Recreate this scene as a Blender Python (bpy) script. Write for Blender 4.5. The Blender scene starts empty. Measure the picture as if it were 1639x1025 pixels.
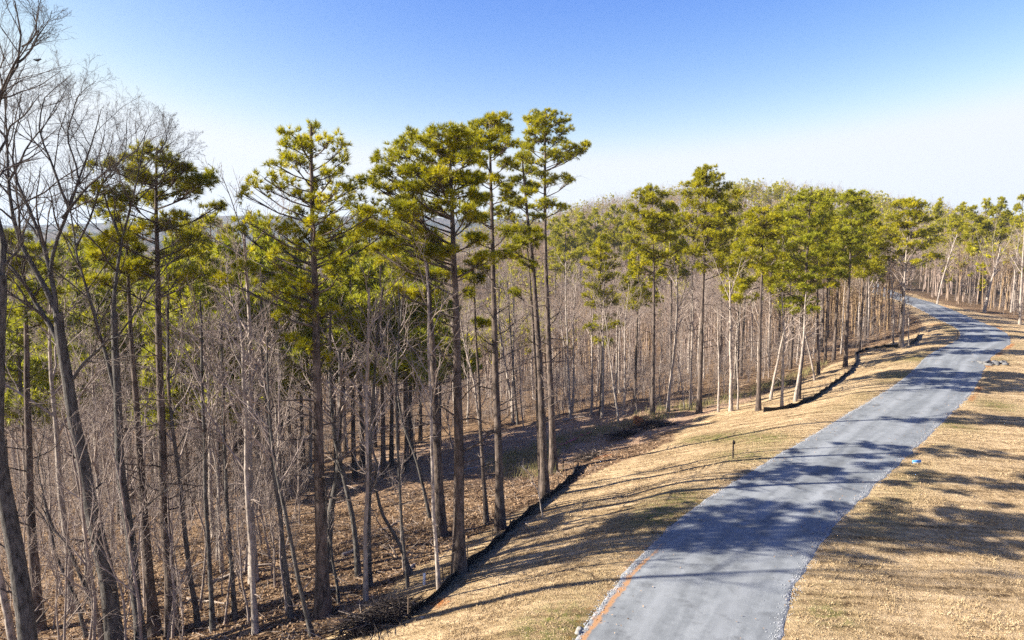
import bpy, math, random
import numpy as np

# ------------------------------------------------------------------ camera, world, sun, exposure
SC = bpy.context.scene
COL = SC.collection
F_PX, PITCH, CAM_Z = 1107.0, math.radians(5.8), 12.5
cam_data = bpy.data.cameras.new("camera")
cam_data.sensor_width = 36.0
cam_data.lens = 36.0 * F_PX / 1639.0
cam_data.clip_start, cam_data.clip_end = 0.1, 20000.0
cam = bpy.data.objects.new("camera", cam_data)
COL.objects.link(cam)
cam.location = (0, 0, CAM_Z)
cam.rotation_euler = (math.pi / 2 - PITCH, 0, 0)
SC.camera = cam

SUN_EL = math.radians(30.0)
SUN_AZ = math.radians(6.0)          # light travels towards +x, slightly away from the camera
LDIR = np.array([math.cos(SUN_AZ) * math.cos(SUN_EL), math.sin(SUN_AZ) * math.cos(SUN_EL), -math.sin(SUN_EL)])
world = bpy.data.worlds.new("World")
SC.world = world
world.use_nodes = True
wn = world.node_tree
bg = wn.nodes["Background"]
sky = wn.nodes.new("ShaderNodeTexSky")
sky.sky_type = 'NISHITA'
sky.sun_disc = False
sky.sun_elevation = SUN_EL
sky.sun_rotation = math.atan2(-LDIR[0], -LDIR[1])
sky.altitude = 300
sky.air_density = 1.0
sky.dust_density = 1.0
sky.ozone_density = 2.5
# a clean winter sky: each channel's contrast is set apart and the glow at the horizon stops at white
sep = wn.nodes.new("ShaderNodeSeparateColor"); com = wn.nodes.new("ShaderNodeCombineColor")
wn.links.new(sky.outputs[0], sep.inputs[0])
for c, (power, scale, top) in enumerate(((2.4, 0.089, 0.91), (1.75, 0.093, 0.955), (0.8, 0.336, 1.0))):
    src = sep.outputs[c]
    for op, val in (('POWER', power), ('MULTIPLY', scale * 4.35), ('SMOOTH_MIN', top * 4.35)):
        m = wn.nodes.new("ShaderNodeMath"); m.operation = op
        wn.links.new(src, m.inputs[0]); m.inputs[1].default_value = val
        if op == 'SMOOTH_MIN': m.inputs[2].default_value = 1.2
        src = m.outputs[0]
    wn.links.new(src, com.inputs[c])
wn.links.new(com.outputs[0], bg.inputs[0])
bg.inputs[1].default_value = 0.066

sun_data = bpy.data.lights.new("sun", 'SUN')
sun_data.energy = 5.0
sun_data.angle = math.radians(0.5)
sun_data.color = (1.0, 0.94, 0.84)
sun = bpy.data.objects.new("sun", sun_data)
COL.objects.link(sun)
from mathutils import Vector
sun.rotation_euler = Vector(LDIR.tolist()).to_track_quat('-Z', 'Y').to_euler()

SC.view_settings.view_transform = 'Standard'
SC.view_settings.look = 'None'
SC.view_settings.exposure = 1.8
SC.view_settings.gamma = 1.0
SC.render.engine = 'CYCLES'
SC.cycles.max_bounces = 5
SC.cycles.diffuse_bounces = 3
SC.cycles.transparent_max_bounces = 4
SC.cycles.volume_bounces = 0
SC.cycles.use_adaptive_sampling = True
SC.cycles.adaptive_threshold = 0.01
SC.cycles.use_denoising = False

rng = np.random.default_rng(7)
random.seed(7)

# ------------------------------------------------------------------ picture <-> place
def ray(px, py):
    cx = (px - 819.5) / F_PX
    cy = (512.5 - py) / F_PX
    return np.array([cx, math.cos(PITCH) + cy * math.sin(PITCH), -math.sin(PITCH) + cy * math.cos(PITCH)])

def at(px, py, depth):
    """the point seen at a photo pixel, depth metres ahead of the camera"""
    d = ray(px, py)
    t = depth / d[1]
    return np.array([0, 0, CAM_Z]) + d * t

# ------------------------------------------------------------------ terrain
ROAD = np.array([(-16, -60), (-10, -30), (-5.5, -10), (-1.2, 5), (2.2, 14), (5.2, 21.1), (6.9, 24.2), (9.4, 28.4), (12.3, 32.2), (15.5, 35.9),
                 (18.8, 39.6), (22, 43.2), (25.4, 47.1), (28.7, 50.9), (32, 54.6), (35.3, 58.4), (38.7, 62.4), (41.8, 66.4), (44.9, 70.3),
                 (47.8, 74.4), (50.9, 78.5), (54.2, 82.4), (57.6, 86.2), (60.9, 89.8), (64.2, 93.4), (67.2, 97.4), (69.9, 101.6), (72.5, 106),
                 (74.7, 110.7), (76.7, 115.5), (78.6, 120.2), (80.5, 124.8), (84.4, 134), (88.4, 143.6), (92.2, 152.9), (96.5, 166),
                 (101.5, 186), (107, 204), (112, 218), (119, 235), (128, 258), (138, 285)], float)

def resample(P, step):
    s = np.r_[0, np.cumsum(np.linalg.norm(np.diff(P, axis=0), axis=1))]
    n = max(2, int(round(s[-1] / step)) + 1)
    t = np.linspace(0, s[-1], n)
    return np.stack([np.interp(t, s, P[:, i]) for i in range(P.shape[1])], 1)

def smooth(P, it=3):
    P = P.copy()
    for _ in range(it):
        P[1:-1] = 0.25 * P[:-2] + 0.5 * P[1:-1] + 0.25 * P[2:]
    return P

RC = smooth(resample(ROAD, 0.5), 24)
RT = np.gradient(RC, axis=0)
RT /= np.linalg.norm(RT, axis=1)[:, None]
RN = np.stack([-RT[:, 1], RT[:, 0]], 1)          # to the left of travel
HALF = 2.95

def smoothstep(a, b, x):
    t = np.clip((x - a) / (b - a), 0, 1)
    return t * t * (3 - 2 * t)

def vnoise(x, y, seed=0):
    """cheap smooth value noise in the plane"""
    xi, yi = np.floor(x).astype(np.int64), np.floor(y).astype(np.int64)
    fx, fy = x - xi, y - yi
    fx, fy = fx * fx * (3 - 2 * fx), fy * fy * (3 - 2 * fy)
    def h(a, b):
        n = (a * 374761393 + b * 668265263 + seed * 982451653) & 0x7fffffff
        n = ((n ^ (n >> 13)) * 1274126177) & 0x7fffffff
        return ((n ^ (n >> 16)) & 0xffff) / 65535.0
    return (h(xi, yi) * (1 - fx) + h(xi + 1, yi) * fx) * (1 - fy) + (h(xi, yi + 1) * (1 - fx) + h(xi + 1, yi + 1) * fx) * fy - 0.5

def base_h(x, y):
    return 39 * np.exp(-0.5 * ((x - 125) / 105) ** 2 - 0.5 * (np.where(y < 390, (y - 390) / 72, (y - 390) / 140)) ** 2)

def road_sd(x, y):
    """signed distance to the road centre line (left +) and index of the nearest sample"""
    x, y = np.atleast_1d(x).astype(float), np.atleast_1d(y).astype(float)
    s = np.empty(x.size); k = np.empty(x.size, int)
    for a in range(0, x.size, 20000):
        b = slice(a, a + 20000)
        dx = x[b, None] - RC[None, :, 0]; dy = y[b, None] - RC[None, :, 1]
        d2 = dx * dx + dy * dy
        j = d2.argmin(1); k[b] = j
        ii = np.arange(j.size)
        sg = np.sign(dx[ii, j] * RN[j, 0] + dy[ii, j] * RN[j, 1])
        s[b] = sg * np.sqrt(d2[ii, j])
    return s, k

FX = 12.4                                         # how far the left verge runs from the centre line
def height(x, y, fine=True):
    x, y = np.atleast_1d(x).astype(float), np.atleast_1d(y).astype(float)
    s, k = road_sd(x, y)
    h = base_h(x, y)
    L = np.interp(s, [0, 2.6, 3.0, 3.5, 5, 12.4, 14, 30, 60, 100, 150, 400], [0.06, 0.05, 0.005, 0.0, 0.12, 1.9, 2.5, 5.6, 12.0, 18, 20, 20])
    R = np.interp(-s, [0, 2.6, 3.0, 3.5, 5, 10, 40, 100, 200], [0.06, 0.05, 0.005, 0.0, 0.1, 0.55, 3.2, 5, 6])
    drop = np.where(s > 0, L, R)
    vf = 1 - 0.8 * smoothstep(150, 330, y)
    vf = np.where(np.abs(s) < 14, 1, vf)
    h = h - drop * np.where(drop > 2.5, 1 - (1 - vf) * np.clip((drop - 2.5) / 4, 0, 1), 1)
    far = smoothstep(420, 1200, np.hypot(x, y))
    h = h - 14 * far
    if fine:
        a = np.clip((np.abs(s) - 3.6) / 4, 0, 1)
        forest = np.clip((np.abs(s) - 12) / 3, 0, 1)
        h = h + a * (0.16 * vnoise(x / 3.1, y / 3.1, 1) + 0.10 * vnoise(x / 0.9, y / 0.9, 2)) \
              + forest * (0.7 * vnoise(x / 7, y / 7, 3) + 0.22 * vnoise(x / 1.7, y / 1.7, 4))
    return h

def H1(x, y):
    return float(height(np.array([x]), np.array([y]))[0])

def ground_at(px, py, maxd=400):
    """where the ray through a photo pixel meets the terrain"""
    d = ray(px, py)
    t = np.arange(12, maxd, 0.2)
    X, Y, Z = d[0] * t, d[1] * t, CAM_Z + d[2] * t
    below = Z < height(X, Y)
    i = int(below.argmax()) if below.any() else len(t) - 1
    return np.array([X[i], Y[i], float(height(X[i:i + 1], Y[i:i + 1])[0])])

# ------------------------------------------------------------------ mesh helpers
class MB:
    """collects faces; build() links them as ONE mesh object"""
    def __init__(self):
        self.v, self.q, self.t, self.n = [], [], [], 0
        self.tubes = {}
    def add(self, V, quads=None, tris=None):
        V = np.asarray(V, float).reshape(-1, 3)
        if quads is not None and len(quads): self.q.append(np.asarray(quads, np.int64).reshape(-1, 4) + self.n)
        if tris is not None and len(tris): self.t.append(np.asarray(tris, np.int64).reshape(-1, 3) + self.n)
        self.v.append(V); self.n += len(V)
    def tube(self, P, R, n=6):
        """P (k,3) or (M,k,3), R (k,) or (M,k)"""
        P = np.asarray(P, float); R = np.asarray(R, float)
        if P.ndim == 2: P, R = P[None], R[None]
        M, k, _ = P.shape
        if M == 0: return
        T = np.gradient(P, axis=1)
        T /= np.linalg.norm(T, axis=2, keepdims=True) + 1e-9
        mean = P[:, -1] - P[:, 0]
        ref = np.where(np.abs(mean[:, 2:3]) > 0.8 * np.linalg.norm(mean, axis=1, keepdims=True), [[1.0, 0.13, 0.0]], [[0.0, 0.1, 1.0]])[:, None, :]
        A = np.cross(T, np.broadcast_to(ref, T.shape)); A /= np.linalg.norm(A, axis=2, keepdims=True) + 1e-9
        B = np.cross(T, A)
        ang = np.arange(n) * 2 * math.pi / n
        V = P[:, :, None, :] + R[:, :, None, None] * (np.cos(ang)[None, None, :, None] * A[:, :, None, :] + np.sin(ang)[None, None, :, None] * B[:, :, None, :])
        i = np.arange(k - 1)[:, None] * n; j = np.arange(n)[None, :]; j2 = (j + 1) % n
        q = np.stack([i + j, i + j2, i + n + j2, i + n + j], -1).reshape(-1, 4)
        q = (q[None] + (np.arange(M) * k * n)[:, None, None]).reshape(-1, 4)
        self.add(V.reshape(-1, 3), q)
    def box(self, c, s, rz=0.0, tilt=None):
        x, y, z = np.asarray(s) / 2
        V = np.array([(-x, -y, -z), (x, -y, -z), (x, y, -z), (-x, y, -z), (-x, -y, z), (x, -y, z), (x, y, z), (-x, y, z)], float)
        if tilt is not None:
            ca, sa = math.cos(tilt), math.sin(tilt)
            V = V @ np.array([[ca, 0, -sa], [0, 1, 0], [sa, 0, ca]])
        ca, sa = math.cos(rz), math.sin(rz)
        V = V @ np.array([[ca, sa, 0], [-sa, ca, 0], [0, 0, 1]]) + np.asarray(c)
        self.add(V, [(0, 3, 2, 1), (4, 5, 6, 7), (0, 1, 5, 4), (1, 2, 6, 5), (2, 3, 7, 6), (3, 0, 4, 7)])
    def mesh(self, name, mat, smooth_shade=False):
        V = np.concatenate(self.v) if self.v else np.zeros((0, 3))
        Q = np.concatenate(self.q) if self.q else np.zeros((0, 4), np.int64)
        T = np.concatenate(self.t) if self.t else np.zeros((0, 3), np.int64)
        me = bpy.data.meshes.new(name)
        me.vertices.add(len(V)); me.vertices.foreach_set("co", V.astype(np.float32).ravel())
        nl = Q.size + T.size
        me.loops.add(nl)
        me.loops.foreach_set("vertex_index", np.concatenate([Q.ravel(), T.ravel()]).astype(np.int32))
        me.polygons.add(len(Q) + len(T))
        ls = np.concatenate([np.arange(len(Q)) * 4, Q.size + np.arange(len(T)) * 3]).astype(np.int32)
        me.polygons.foreach_set("loop_start", ls)
        if smooth_shade:
            me.polygons.foreach_set("use_smooth", np.ones(len(ls), bool))
        me.materials.append(mat)
        me.update(calc_edges=True)
        return me
    def build(self, name, mat, parent=None, smooth_shade=False, loc=None):
        o = bpy.data.objects.new(name, self.mesh(name, mat, smooth_shade))
        COL.objects.link(o)
        if parent is not None: o.parent = parent
        if loc is not None: o.location = loc
        return o

def tag(o, label=None, cat=None, group=None, kind=None):
    if label: o["label"] = label
    if cat: o["category"] = cat
    if group: o["group"] = group
    if kind: o["kind"] = kind
    return o

def empty(name, loc, label, cat, group=None, rz=0.0):
    o = bpy.data.objects.new(name, None)
    COL.objects.link(o)
    o.empty_display_size = 0.3
    o.location = tuple(float(c) for c in loc)
    o.rotation_euler = (0, 0, rz)
    return tag(o, label, cat, group)

def copy_tree(src, loc, rz, scale, label, group, cat=None):
    c = src.copy(); COL.objects.link(c)
    c.location = tuple(float(v) for v in loc); c.rotation_euler = (0, 0, rz); c.scale = scale
    c["label"] = label
    if group: c["group"] = group
    for ch in list(src.children):
        d = ch.copy(); COL.objects.link(d); d.parent = c
    return c

# ------------------------------------------------------------------ materials
class NT:
    def __init__(self, name):
        self.m = bpy.data.materials.new(name); self.m.use_nodes = True
        self.t = self.m.node_tree
        self.p = self.t.nodes["Principled BSDF"]; self.out = self.t.nodes["Material Output"]
        self.p.inputs["Specular IOR Level"].default_value = 0.2
        self.p.inputs["Roughness"].default_value = 0.9
        self.tc = None
    def n(self, kind, **kw):
        nd = self.t.nodes.new(kind)
        for a, b in kw.items(): setattr(nd, a, b)
        return nd
    def l(self, a, b): self.t.links.new(a, b)
    def coord(self, scale=None, geo=False):
        if geo:
            s = self.n("ShaderNodeNewGeometry").outputs["Position"]
        else:
            s = self.n("ShaderNodeTexCoord").outputs["Object"]
        if scale is not None:
            mp = self.n("ShaderNodeMapping"); mp.inputs["Scale"].default_value = scale
            self.l(s, mp.inputs[0]); s = mp.outputs[0]
        return s
    def noise(self, co, scale, detail=4, rough=0.6):
        nd = self.n("ShaderNodeTexNoise"); nd.inputs["Scale"].default_value = scale
        nd.inputs["Detail"].default_value = detail; nd.inputs["Roughness"].default_value = rough
        self.l(co, nd.inputs["Vector"]); return nd.outputs["Fac"]
    def ramp(self, fac, stops):
        r = self.n("ShaderNodeValToRGB"); e = r.color_ramp.elements
        while len(e) < len(stops): e.new(0.5)
        for i, (p, c) in enumerate(stops):
            e[i].position = p; e[i].color = (*c, 1) if len(c) == 3 else c
        self.l(fac, r.inputs[0]); return r.outputs[0]
    def mix(self, fac, a, b, mode='MIX'):
        m = self.n("ShaderNodeMix", data_type='RGBA', blend_type=mode)
        for sock, v in ((m.inputs[0], fac), (m.inputs[6], a), (m.inputs[7], b)):
            if hasattr(v, "is_output"): self.l(v, sock)
            elif isinstance(v, (int, float)): sock.default_value = v
            else: sock.default_value = (*v, 1)
        return m.outputs[2]
    def math(self, op, a, b=None, clamp=False):
        m = self.n("ShaderNodeMath", operation=op, use_clamp=clamp)
        for sock, v in ((m.inputs[0], a), (m.inputs[1], b)):
            if v is None: continue
            if hasattr(v, "is_output"): self.l(v, sock)
            else: sock.default_value = v
        return m.outputs[0]
    def attr(self, name):
        a = self.n("ShaderNodeAttribute"); a.attribute_name = name; return a.outputs["Fac"]
    def bump(self, h, strength, dist=0.05):
        b = self.n("ShaderNodeBump"); b.inputs["Strength"].default_value = strength; b.inputs["Distance"].default_value = dist
        self.l(h, b.inputs["Height"]); self.l(b.outputs[0], self.p.inputs["Normal"])
    def color(self, c):
        if hasattr(c, "is_output"): self.l(c, self.p.inputs["Base Color"])
        else: self.p.inputs["Base Color"].default_value = (*c, 1)
    def obj_random(self):
        return self.n("ShaderNodeObjectInfo").outputs["Random"]

def plain(name, c, rough=0.8, bump=0.0, var=0.25, scale=8):
    k = NT(name); k.p.inputs["Roughness"].default_value = rough
    co = k.coord()
    f = k.noise(co, scale, 5)
    k.color(k.mix(f, tuple(v * (1 - var) for v in c), tuple(min(1, v * (1 + var)) for v in c)))
    if bump: k.bump(f, bump)
    return k.m

def bark(name, dark, light, sc, lo=0.35, hi=0.65, bump=0.6):
    k = NT(name); co = k.coord((1, 1, 0.28))
    f = k.noise(co, sc, 6, 0.7)
    big = k.noise(k.coord(), 1.3, 3)
    f2 = k.math('ADD', k.math('MULTIPLY', f, 0.75), k.math('MULTIPLY', big, 0.25))
    c = k.ramp(f2, [(lo, dark), (hi, light)])
    r = k.obj_random()
    c = k.mix(k.math('MULTIPLY', r, 0.35), c, tuple(0.5 * (a + b) * 0.75 for a, b in zip(dark, light)))
    k.color(c); k.bump(f, bump, 0.06)
    return k.m

def needle_mat(name, a, b, c):
    k = NT(name)
    f = k.noise(k.coord(), 0.9, 3)
    f2 = k.noise(k.coord(), 6.0, 2)
    ff = k.math('ADD', k.math('MULTIPLY', f, 0.6), k.math('MULTIPLY', f2, 0.4))
    colr = k.ramp(ff, [(0.34, a), (0.5, b), (0.66, c)])
    r = k.obj_random()
    colr = k.mix(k.math('MULTIPLY', r, 0.3), colr, a)
    k.color(colr)
    k.p.inputs["Roughness"].default_value = 0.55
    k.p.inputs["Specular IOR Level"].default_value = 0.3
    tr = k.n("ShaderNodeBsdfTranslucent"); k.l(colr, tr.inputs[0])
    ms = k.n("ShaderNodeMixShader"); ms.inputs[0].default_value = 0.45
    k.l(k.p.outputs[0], ms.inputs[1]); k.l(tr.outputs[0], ms.inputs[2]); k.l(ms.outputs[0], k.out.inputs[0])
    return k.m

M_BARK_NEAR = bark("grey_lichen_bark", (0.012, 0.010, 0.009), (0.19, 0.17, 0.148), 9, 0.38, 0.68, 1.0)
M_BARK_PALE = bark("pale_bark", (0.06, 0.046, 0.037), (0.52, 0.435, 0.36), 10, 0.36, 0.62)
M_BARK_PINE = bark("pine_bark", (0.018, 0.014, 0.012), (0.20, 0.150, 0.118), 6, 0.40, 0.64, 1.0)
M_TWIG = bark("twig_bark", (0.105, 0.080, 0.065), (0.45, 0.36, 0.30), 3, 0.3, 0.7, 0.0)
M_TWIG_NEAR = bark("near_twig_bark", (0.028, 0.021, 0.018), (0.14, 0.11, 0.088), 3, 0.3, 0.7, 0.0)
M_NEEDLE = needle_mat("pine_needles", (0.07, 0.082, 0.006), (0.34, 0.315, 0.008), (0.64, 0.54, 0.012))
M_NEEDLE_FAR = needle_mat("far_pine_needles", (0.10, 0.11, 0.007), (0.37, 0.335, 0.010), (0.64, 0.54, 0.014))
M_NEEDLE_SOFT = needle_mat("soft_pine_needles", (0.10, 0.12, 0.010), (0.34, 0.335, 0.015), (0.55, 0.50, 0.028))
M_LEAF = plain("brown_leaves", (0.22, 0.115, 0.055), 0.8, 0, 0.7, 14)
M_FENCE = plain("black_silt_fabric", (0.012, 0.013, 0.016), 0.55, 0.3, 0.4, 5)
M_POST = plain("weathered_stake", (0.12, 0.085, 0.06), 0.9, 0.3)
M_CLAY = plain("orange_clay", (0.34, 0.125, 0.045), 0.95, 0.8, 0.45, 7)
M_BRUSH = plain("dark_brush", (0.035, 0.026, 0.022), 0.95, 0.4, 0.5)
M_LOG = plain("grey_dead_wood", (0.30, 0.24, 0.19), 0.9, 0.5, 0.35)
M_STONE = plain("pale_stone", (0.24, 0.225, 0.20), 0.85, 0.5, 0.35)
M_BLUE = plain("blue_paint", (0.08, 0.24, 0.55), 0.4, 0, 0.05)
M_WHITE = plain("white_plastic", (0.75, 0.74, 0.72), 0.5, 0, 0.08)
M_PINK = plain("pink_tape", (0.55, 0.06, 0.16), 0.5, 0, 0.2)
M_BLACK = plain("black_feather", (0.012, 0.012, 0.016), 0.5, 0, 0.2)

# ---- ground material: dry grass verges, leaf litter in the woods
def ground_material():
    k = NT("ground_surface")
    co = k.coord(geo=True)
    g = k.attr("grass"); gr = k.attr("green"); cl = k.attr("clay"); ve = k.attr("verge"); far = k.attr("farwood")
    # grass
    n1 = k.noise(co, 0.35, 4); n2 = k.noise(co, 3.0, 6, 0.7); n3 = k.noise(co, 16, 4, 0.7)
    mp = k.n("ShaderNodeMapping"); mp.inputs["Rotation"].default_value = (0, 0, math.radians(28)); mp.inputs["Scale"].default_value = (0.22, 2.6, 1)
    k.l(co, mp.inputs[0]); ns = k.noise(mp.outputs[0], 1.0, 3, 0.6)
    f = k.math('ADD', k.math('MULTIPLY', n2, 0.34), k.math('ADD', k.math('MULTIPLY', n3, 0.16), k.math('ADD', k.math('MULTIPLY', n1, 0.16), k.math('MULTIPLY', ns, 0.34))))
    dry = k.ramp(f, [(0.40, (0.10, 0.062, 0.032)), (0.465, (0.33, 0.225, 0.117)), (0.54, (0.56, 0.40, 0.225)), (0.66, (0.72, 0.55, 0.345))])
    green = k.ramp(f, [(0.38, (0.05, 0.065, 0.015)), (0.62, (0.21, 0.20, 0.055))])
    gm = k.math('MULTIPLY', gr, k.ramp(n2, [(0.38, (0, 0, 0)), (0.6, (1, 1, 1))]), True)
    grass = k.mix(gm, dry, green)
    # forest floor
    vo = k.n("ShaderNodeTexVoronoi"); vo.inputs["Scale"].default_value = 7; k.l(co, vo.inputs["Vector"])
    sep = k.n("ShaderNodeSeparateColor"); k.l(vo.outputs["Color"], sep.inputs[0])
    n4 = k.noise(co, 0.5, 5, 0.65)
    lf = k.math('ADD', k.math('MULTIPLY', sep.outputs[0], 0.4), k.math('MULTIPLY', n4, 0.6))
    litter = k.ramp(lf, [(0.22, (0.03, 0.018, 0.012)), (0.42, (0.115, 0.070, 0.040)), (0.6, (0.25, 0.158, 0.088)), (0.8, (0.43, 0.31, 0.20))])
    straw = k.ramp(f, [(0.36, (0.20, 0.12, 0.07)), (0.5, (0.38, 0.25, 0.16)), (0.62, (0.52, 0.37, 0.26))])
    litter = k.mix(ve, litter, straw)
    clay = k.ramp(f, [(0.38, (0.22, 0.075, 0.025)), (0.6, (0.46, 0.20, 0.075))])
    # ragged zone edges
    e = k.math('ADD', g, k.math('MULTIPLY', k.math('SUBTRACT', n2, 0.5), 0.9))
    gmask = k.math('MULTIPLY', k.math('SUBTRACT', e, 0.35), 3.3, True)
    c = k.mix(gmask, litter, grass)
    ec = k.math('MULTIPLY', k.math('SUBTRACT', k.math('ADD', cl, k.math('MULTIPLY', k.math('SUBTRACT', n2, 0.5), 1.2)), 0.45), 3.0, True)
    c = k.mix(ec, c, clay)
    wood = k.ramp(k.noise(co, 0.05, 6, 0.7), [(0.35, (0.035, 0.03, 0.018)), (0.6, (0.10, 0.065, 0.04))])
    c = k.mix(far, c, wood)
    k.color(c)
    hb = k.math('ADD', k.math('MULTIPLY', n3, 0.6), k.math('MULTIPLY', n2, 0.9))
    k.bump(hb, 1.0, 0.30)
    k.p.inputs["Roughness"].default_value = 1.0
    k.p.inputs["Specular IOR Level"].default_value = 0.05
    return k.m

def road_material():
    k = NT("chip_seal")
    u = k.attr("u"); v = k.attr("v"); co = k.coord(geo=True)
    fine = k.noise(co, 34, 3, 0.8); mid = k.noise(co, 2.2, 6, 0.65); wide = k.noise(co, 0.22, 3)
    mp = k.n("ShaderNodeCombineXYZ"); k.l(k.math('MULTIPLY', u, 2.2), mp.inputs[0]); k.l(k.math('MULTIPLY', v, 0.05), mp.inputs[1])
    lane = k.noise(mp.outputs[0], 1.6, 3)
    f = k.math('ADD', k.math('MULTIPLY', fine, 0.34), k.math('ADD', k.math('MULTIPLY', mid, 0.20), k.math('ADD', k.math('MULTIPLY', wide, 0.16), k.math('MULTIPLY', lane, 0.30))))
    c = k.ramp(f, [(0.36, (0.08, 0.085, 0.087)), (0.5, (0.16, 0.169, 0.172)), (0.64, (0.28, 0.29, 0.29))])
    # wheel tracks worn pale, drips darker down the middle
    au = k.math('ABSOLUTE', u)
    wt = k.math('SUBTRACT', 1.0, k.math('MULTIPLY', k.math('ABSOLUTE', k.math('SUBTRACT', au, k.math('ADD', 0.42, k.math('MULTIPLY', k.math('SUBTRACT', wide, 0.5), 0.25)))), 5.0), True)
    c = k.mix(k.math('MULTIPLY', wt, 0.55), c, (0.255, 0.265, 0.268))
    pt = k.noise(co, 0.7, 5, 0.7)
    c = k.mix(k.math('MULTIPLY', k.math('SUBTRACT', pt, 0.54), 5.0, True), c, (0.085, 0.088, 0.090))
    # loose pale gravel at both edges
    e = k.math('ADD', au, k.math('MULTIPLY', k.math('SUBTRACT', mid, 0.5), 0.35))
    em = k.math('MULTIPLY', k.math('SUBTRACT', e, 0.925), 9.0, True)
    vo = k.n("ShaderNodeTexVoronoi"); vo.inputs["Scale"].default_value = 16; k.l(co, vo.inputs["Vector"])
    sp = k.n("ShaderNodeSeparateColor"); k.l(vo.outputs["Color"], sp.inputs[0])
    gravel = k.ramp(sp.outputs[0], [(0.05, (0.05, 0.05, 0.05)), (0.5, (0.21, 0.21, 0.21)), (0.95, (0.42, 0.42, 0.42))])
    c = k.mix(em, c, gravel)
    # orange clay washed along the left edge
    st = k.attr("clay")
    sm = k.math('MULTIPLY', k.math('SUBTRACT', k.math('ADD', st, k.math('MULTIPLY', k.math('SUBTRACT', mid, 0.5), 1.9)), 0.45), 2.4, True)
    c = k.mix(k.math('MULTIPLY', sm, 0.75), c, k.mix(fine, (0.28, 0.115, 0.03), (0.46, 0.235, 0.075)))
    k.color(c); k.bump(k.math('ADD', fine, k.math('MULTIPLY', em, k.math('MULTIPLY', sp.outputs[1], 1.5))), 0.5, 0.02)
    k.p.inputs["Roughness"].default_value = 0.85
    return k.m

# ------------------------------------------------------------------ ground sheet, road sheet
def axis(lo, hi, step, far_lo, far_hi):
    core = np.arange(lo, hi + step / 2, step)
    def out(a, b, s0):
        r = []; s = s0; p = a; sg = 1 if b > a else -1
        while (b - p) * sg > 0:
            s *= 1.17; p = p + sg * s; r.append(p)
        return r
    return np.array(sorted(out(lo, far_lo, step)) + core.tolist() + out(hi, far_hi, step))

def make_ground():
    xs = axis(-46, 84, 0.42, -5200, 5200); ys = axis(8, 112, 0.42, -90, 6500)
    X, Y = np.meshgrid(xs, ys)
    x, y = X.ravel(), Y.ravel()
    z = height(x, y)
    mb = MB()
    nx, ny = len(xs), len(ys)
    i = np.arange(ny - 1)[:, None] * nx + np.arange(nx - 1)[None, :]
    q = np.stack([i, i + 1, i + nx + 1, i + nx], -1).reshape(-1, 4)
    # a bed for the road: press the sheet down under it
    s, k = road_sd(x, y)
    z = np.where(np.abs(s) < HALF - 0.25, z - 0.12, z)
    mb.add(np.stack([x, y, z], 1), q)
    o = mb.build("ground", ground_material(), smooth_shade=True)
    tag(o, "dry tan verges and leaf strewn forest floor sloping away from the lane", "ground", kind="structure")
    me = o.data
    def put(name, a):
        at_ = me.attributes.new(name, 'FLOAT', 'POINT'); at_.data.foreach_set("value", a.astype(np.float32))
    ledge = np.interp(y, [0, 20, 38, 50, 56, 62, 75, 92, 103, 112, 125, 160, 300], [14, 13.2, 12.5, 13, 15, 16.5, 15.5, 13, 14, 8, 6, 5, 5])
    redge = np.interp(y, [0, 60, 100, 125, 150, 300], [60, 50, 24, 12, 6, 5])
    wob = 1.2 * vnoise(x / 2.5, y / 2.5, 11)
    grass = np.where(s > 0, 1 - smoothstep(ledge - 0.9, ledge + 0.5, s + wob), 1 - smoothstep(redge - 2, redge + 2, -s + 3 * wob))
    put("grass", grass)
    green = 0.9 * np.exp(-((np.abs(s) - 4.0) / 1.3) ** 2) * (0.1 + 1.5 * np.clip(vnoise(x / 6, y / 6, 21) + 0.02, 0, 1))
    def blob(px, py, r, a=1.0):
        p = ground_at(px, py)
        return a * np.exp(-((x - p[0]) ** 2 + (y - p[1]) ** 2) / (2 * r * r))
    for b in ((1175, 699, 1.6), (1120, 702, 1.2), (1230, 702, 1.2), (1185, 727, 1.5), (1090, 800, 1.2), (1050, 830, 1.2), (900, 1000, 0.9), (870, 1020, 0.8), (1475, 575, 2.5), (1440, 600, 1.5), (1600, 650, 1.5), (1330, 990, 0.6), (1520, 680, 1.2)):
        green = green + blob(*b)
    put("green", np.clip(green, 0, 1))
    clay = 0.55 * np.exp(-((s - 3.15) / 0.3) ** 2) * smoothstep(50, 30, y) + 0.8 * np.exp(-((-s - 3.3) / 0.45) ** 2) * np.clip(vnoise(x / 5, y / 5, 31) * 3 + .4, 0, 1)
    for b in ((1022, 682, 1.0), (1000, 700, 0.9), (955, 730, 1.0), (700, 965, 0.5), (1500, 520, 2.5, .6)):
        clay = clay + blob(*b)
    put("clay", np.clip(clay, 0, 1))
    verge = np.clip(smoothstep(15, 17, s) * (1 - smoothstep(40, 50, s)) * smoothstep(44, 56, y) * (1 - smoothstep(72, 80, y)), 0, 1)
    put("verge", verge)
    put("farwood", smoothstep(160, 260, np.hypot(x, y)) * np.where(np.abs(s) < 9, 0, 1))
    return o

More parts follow.
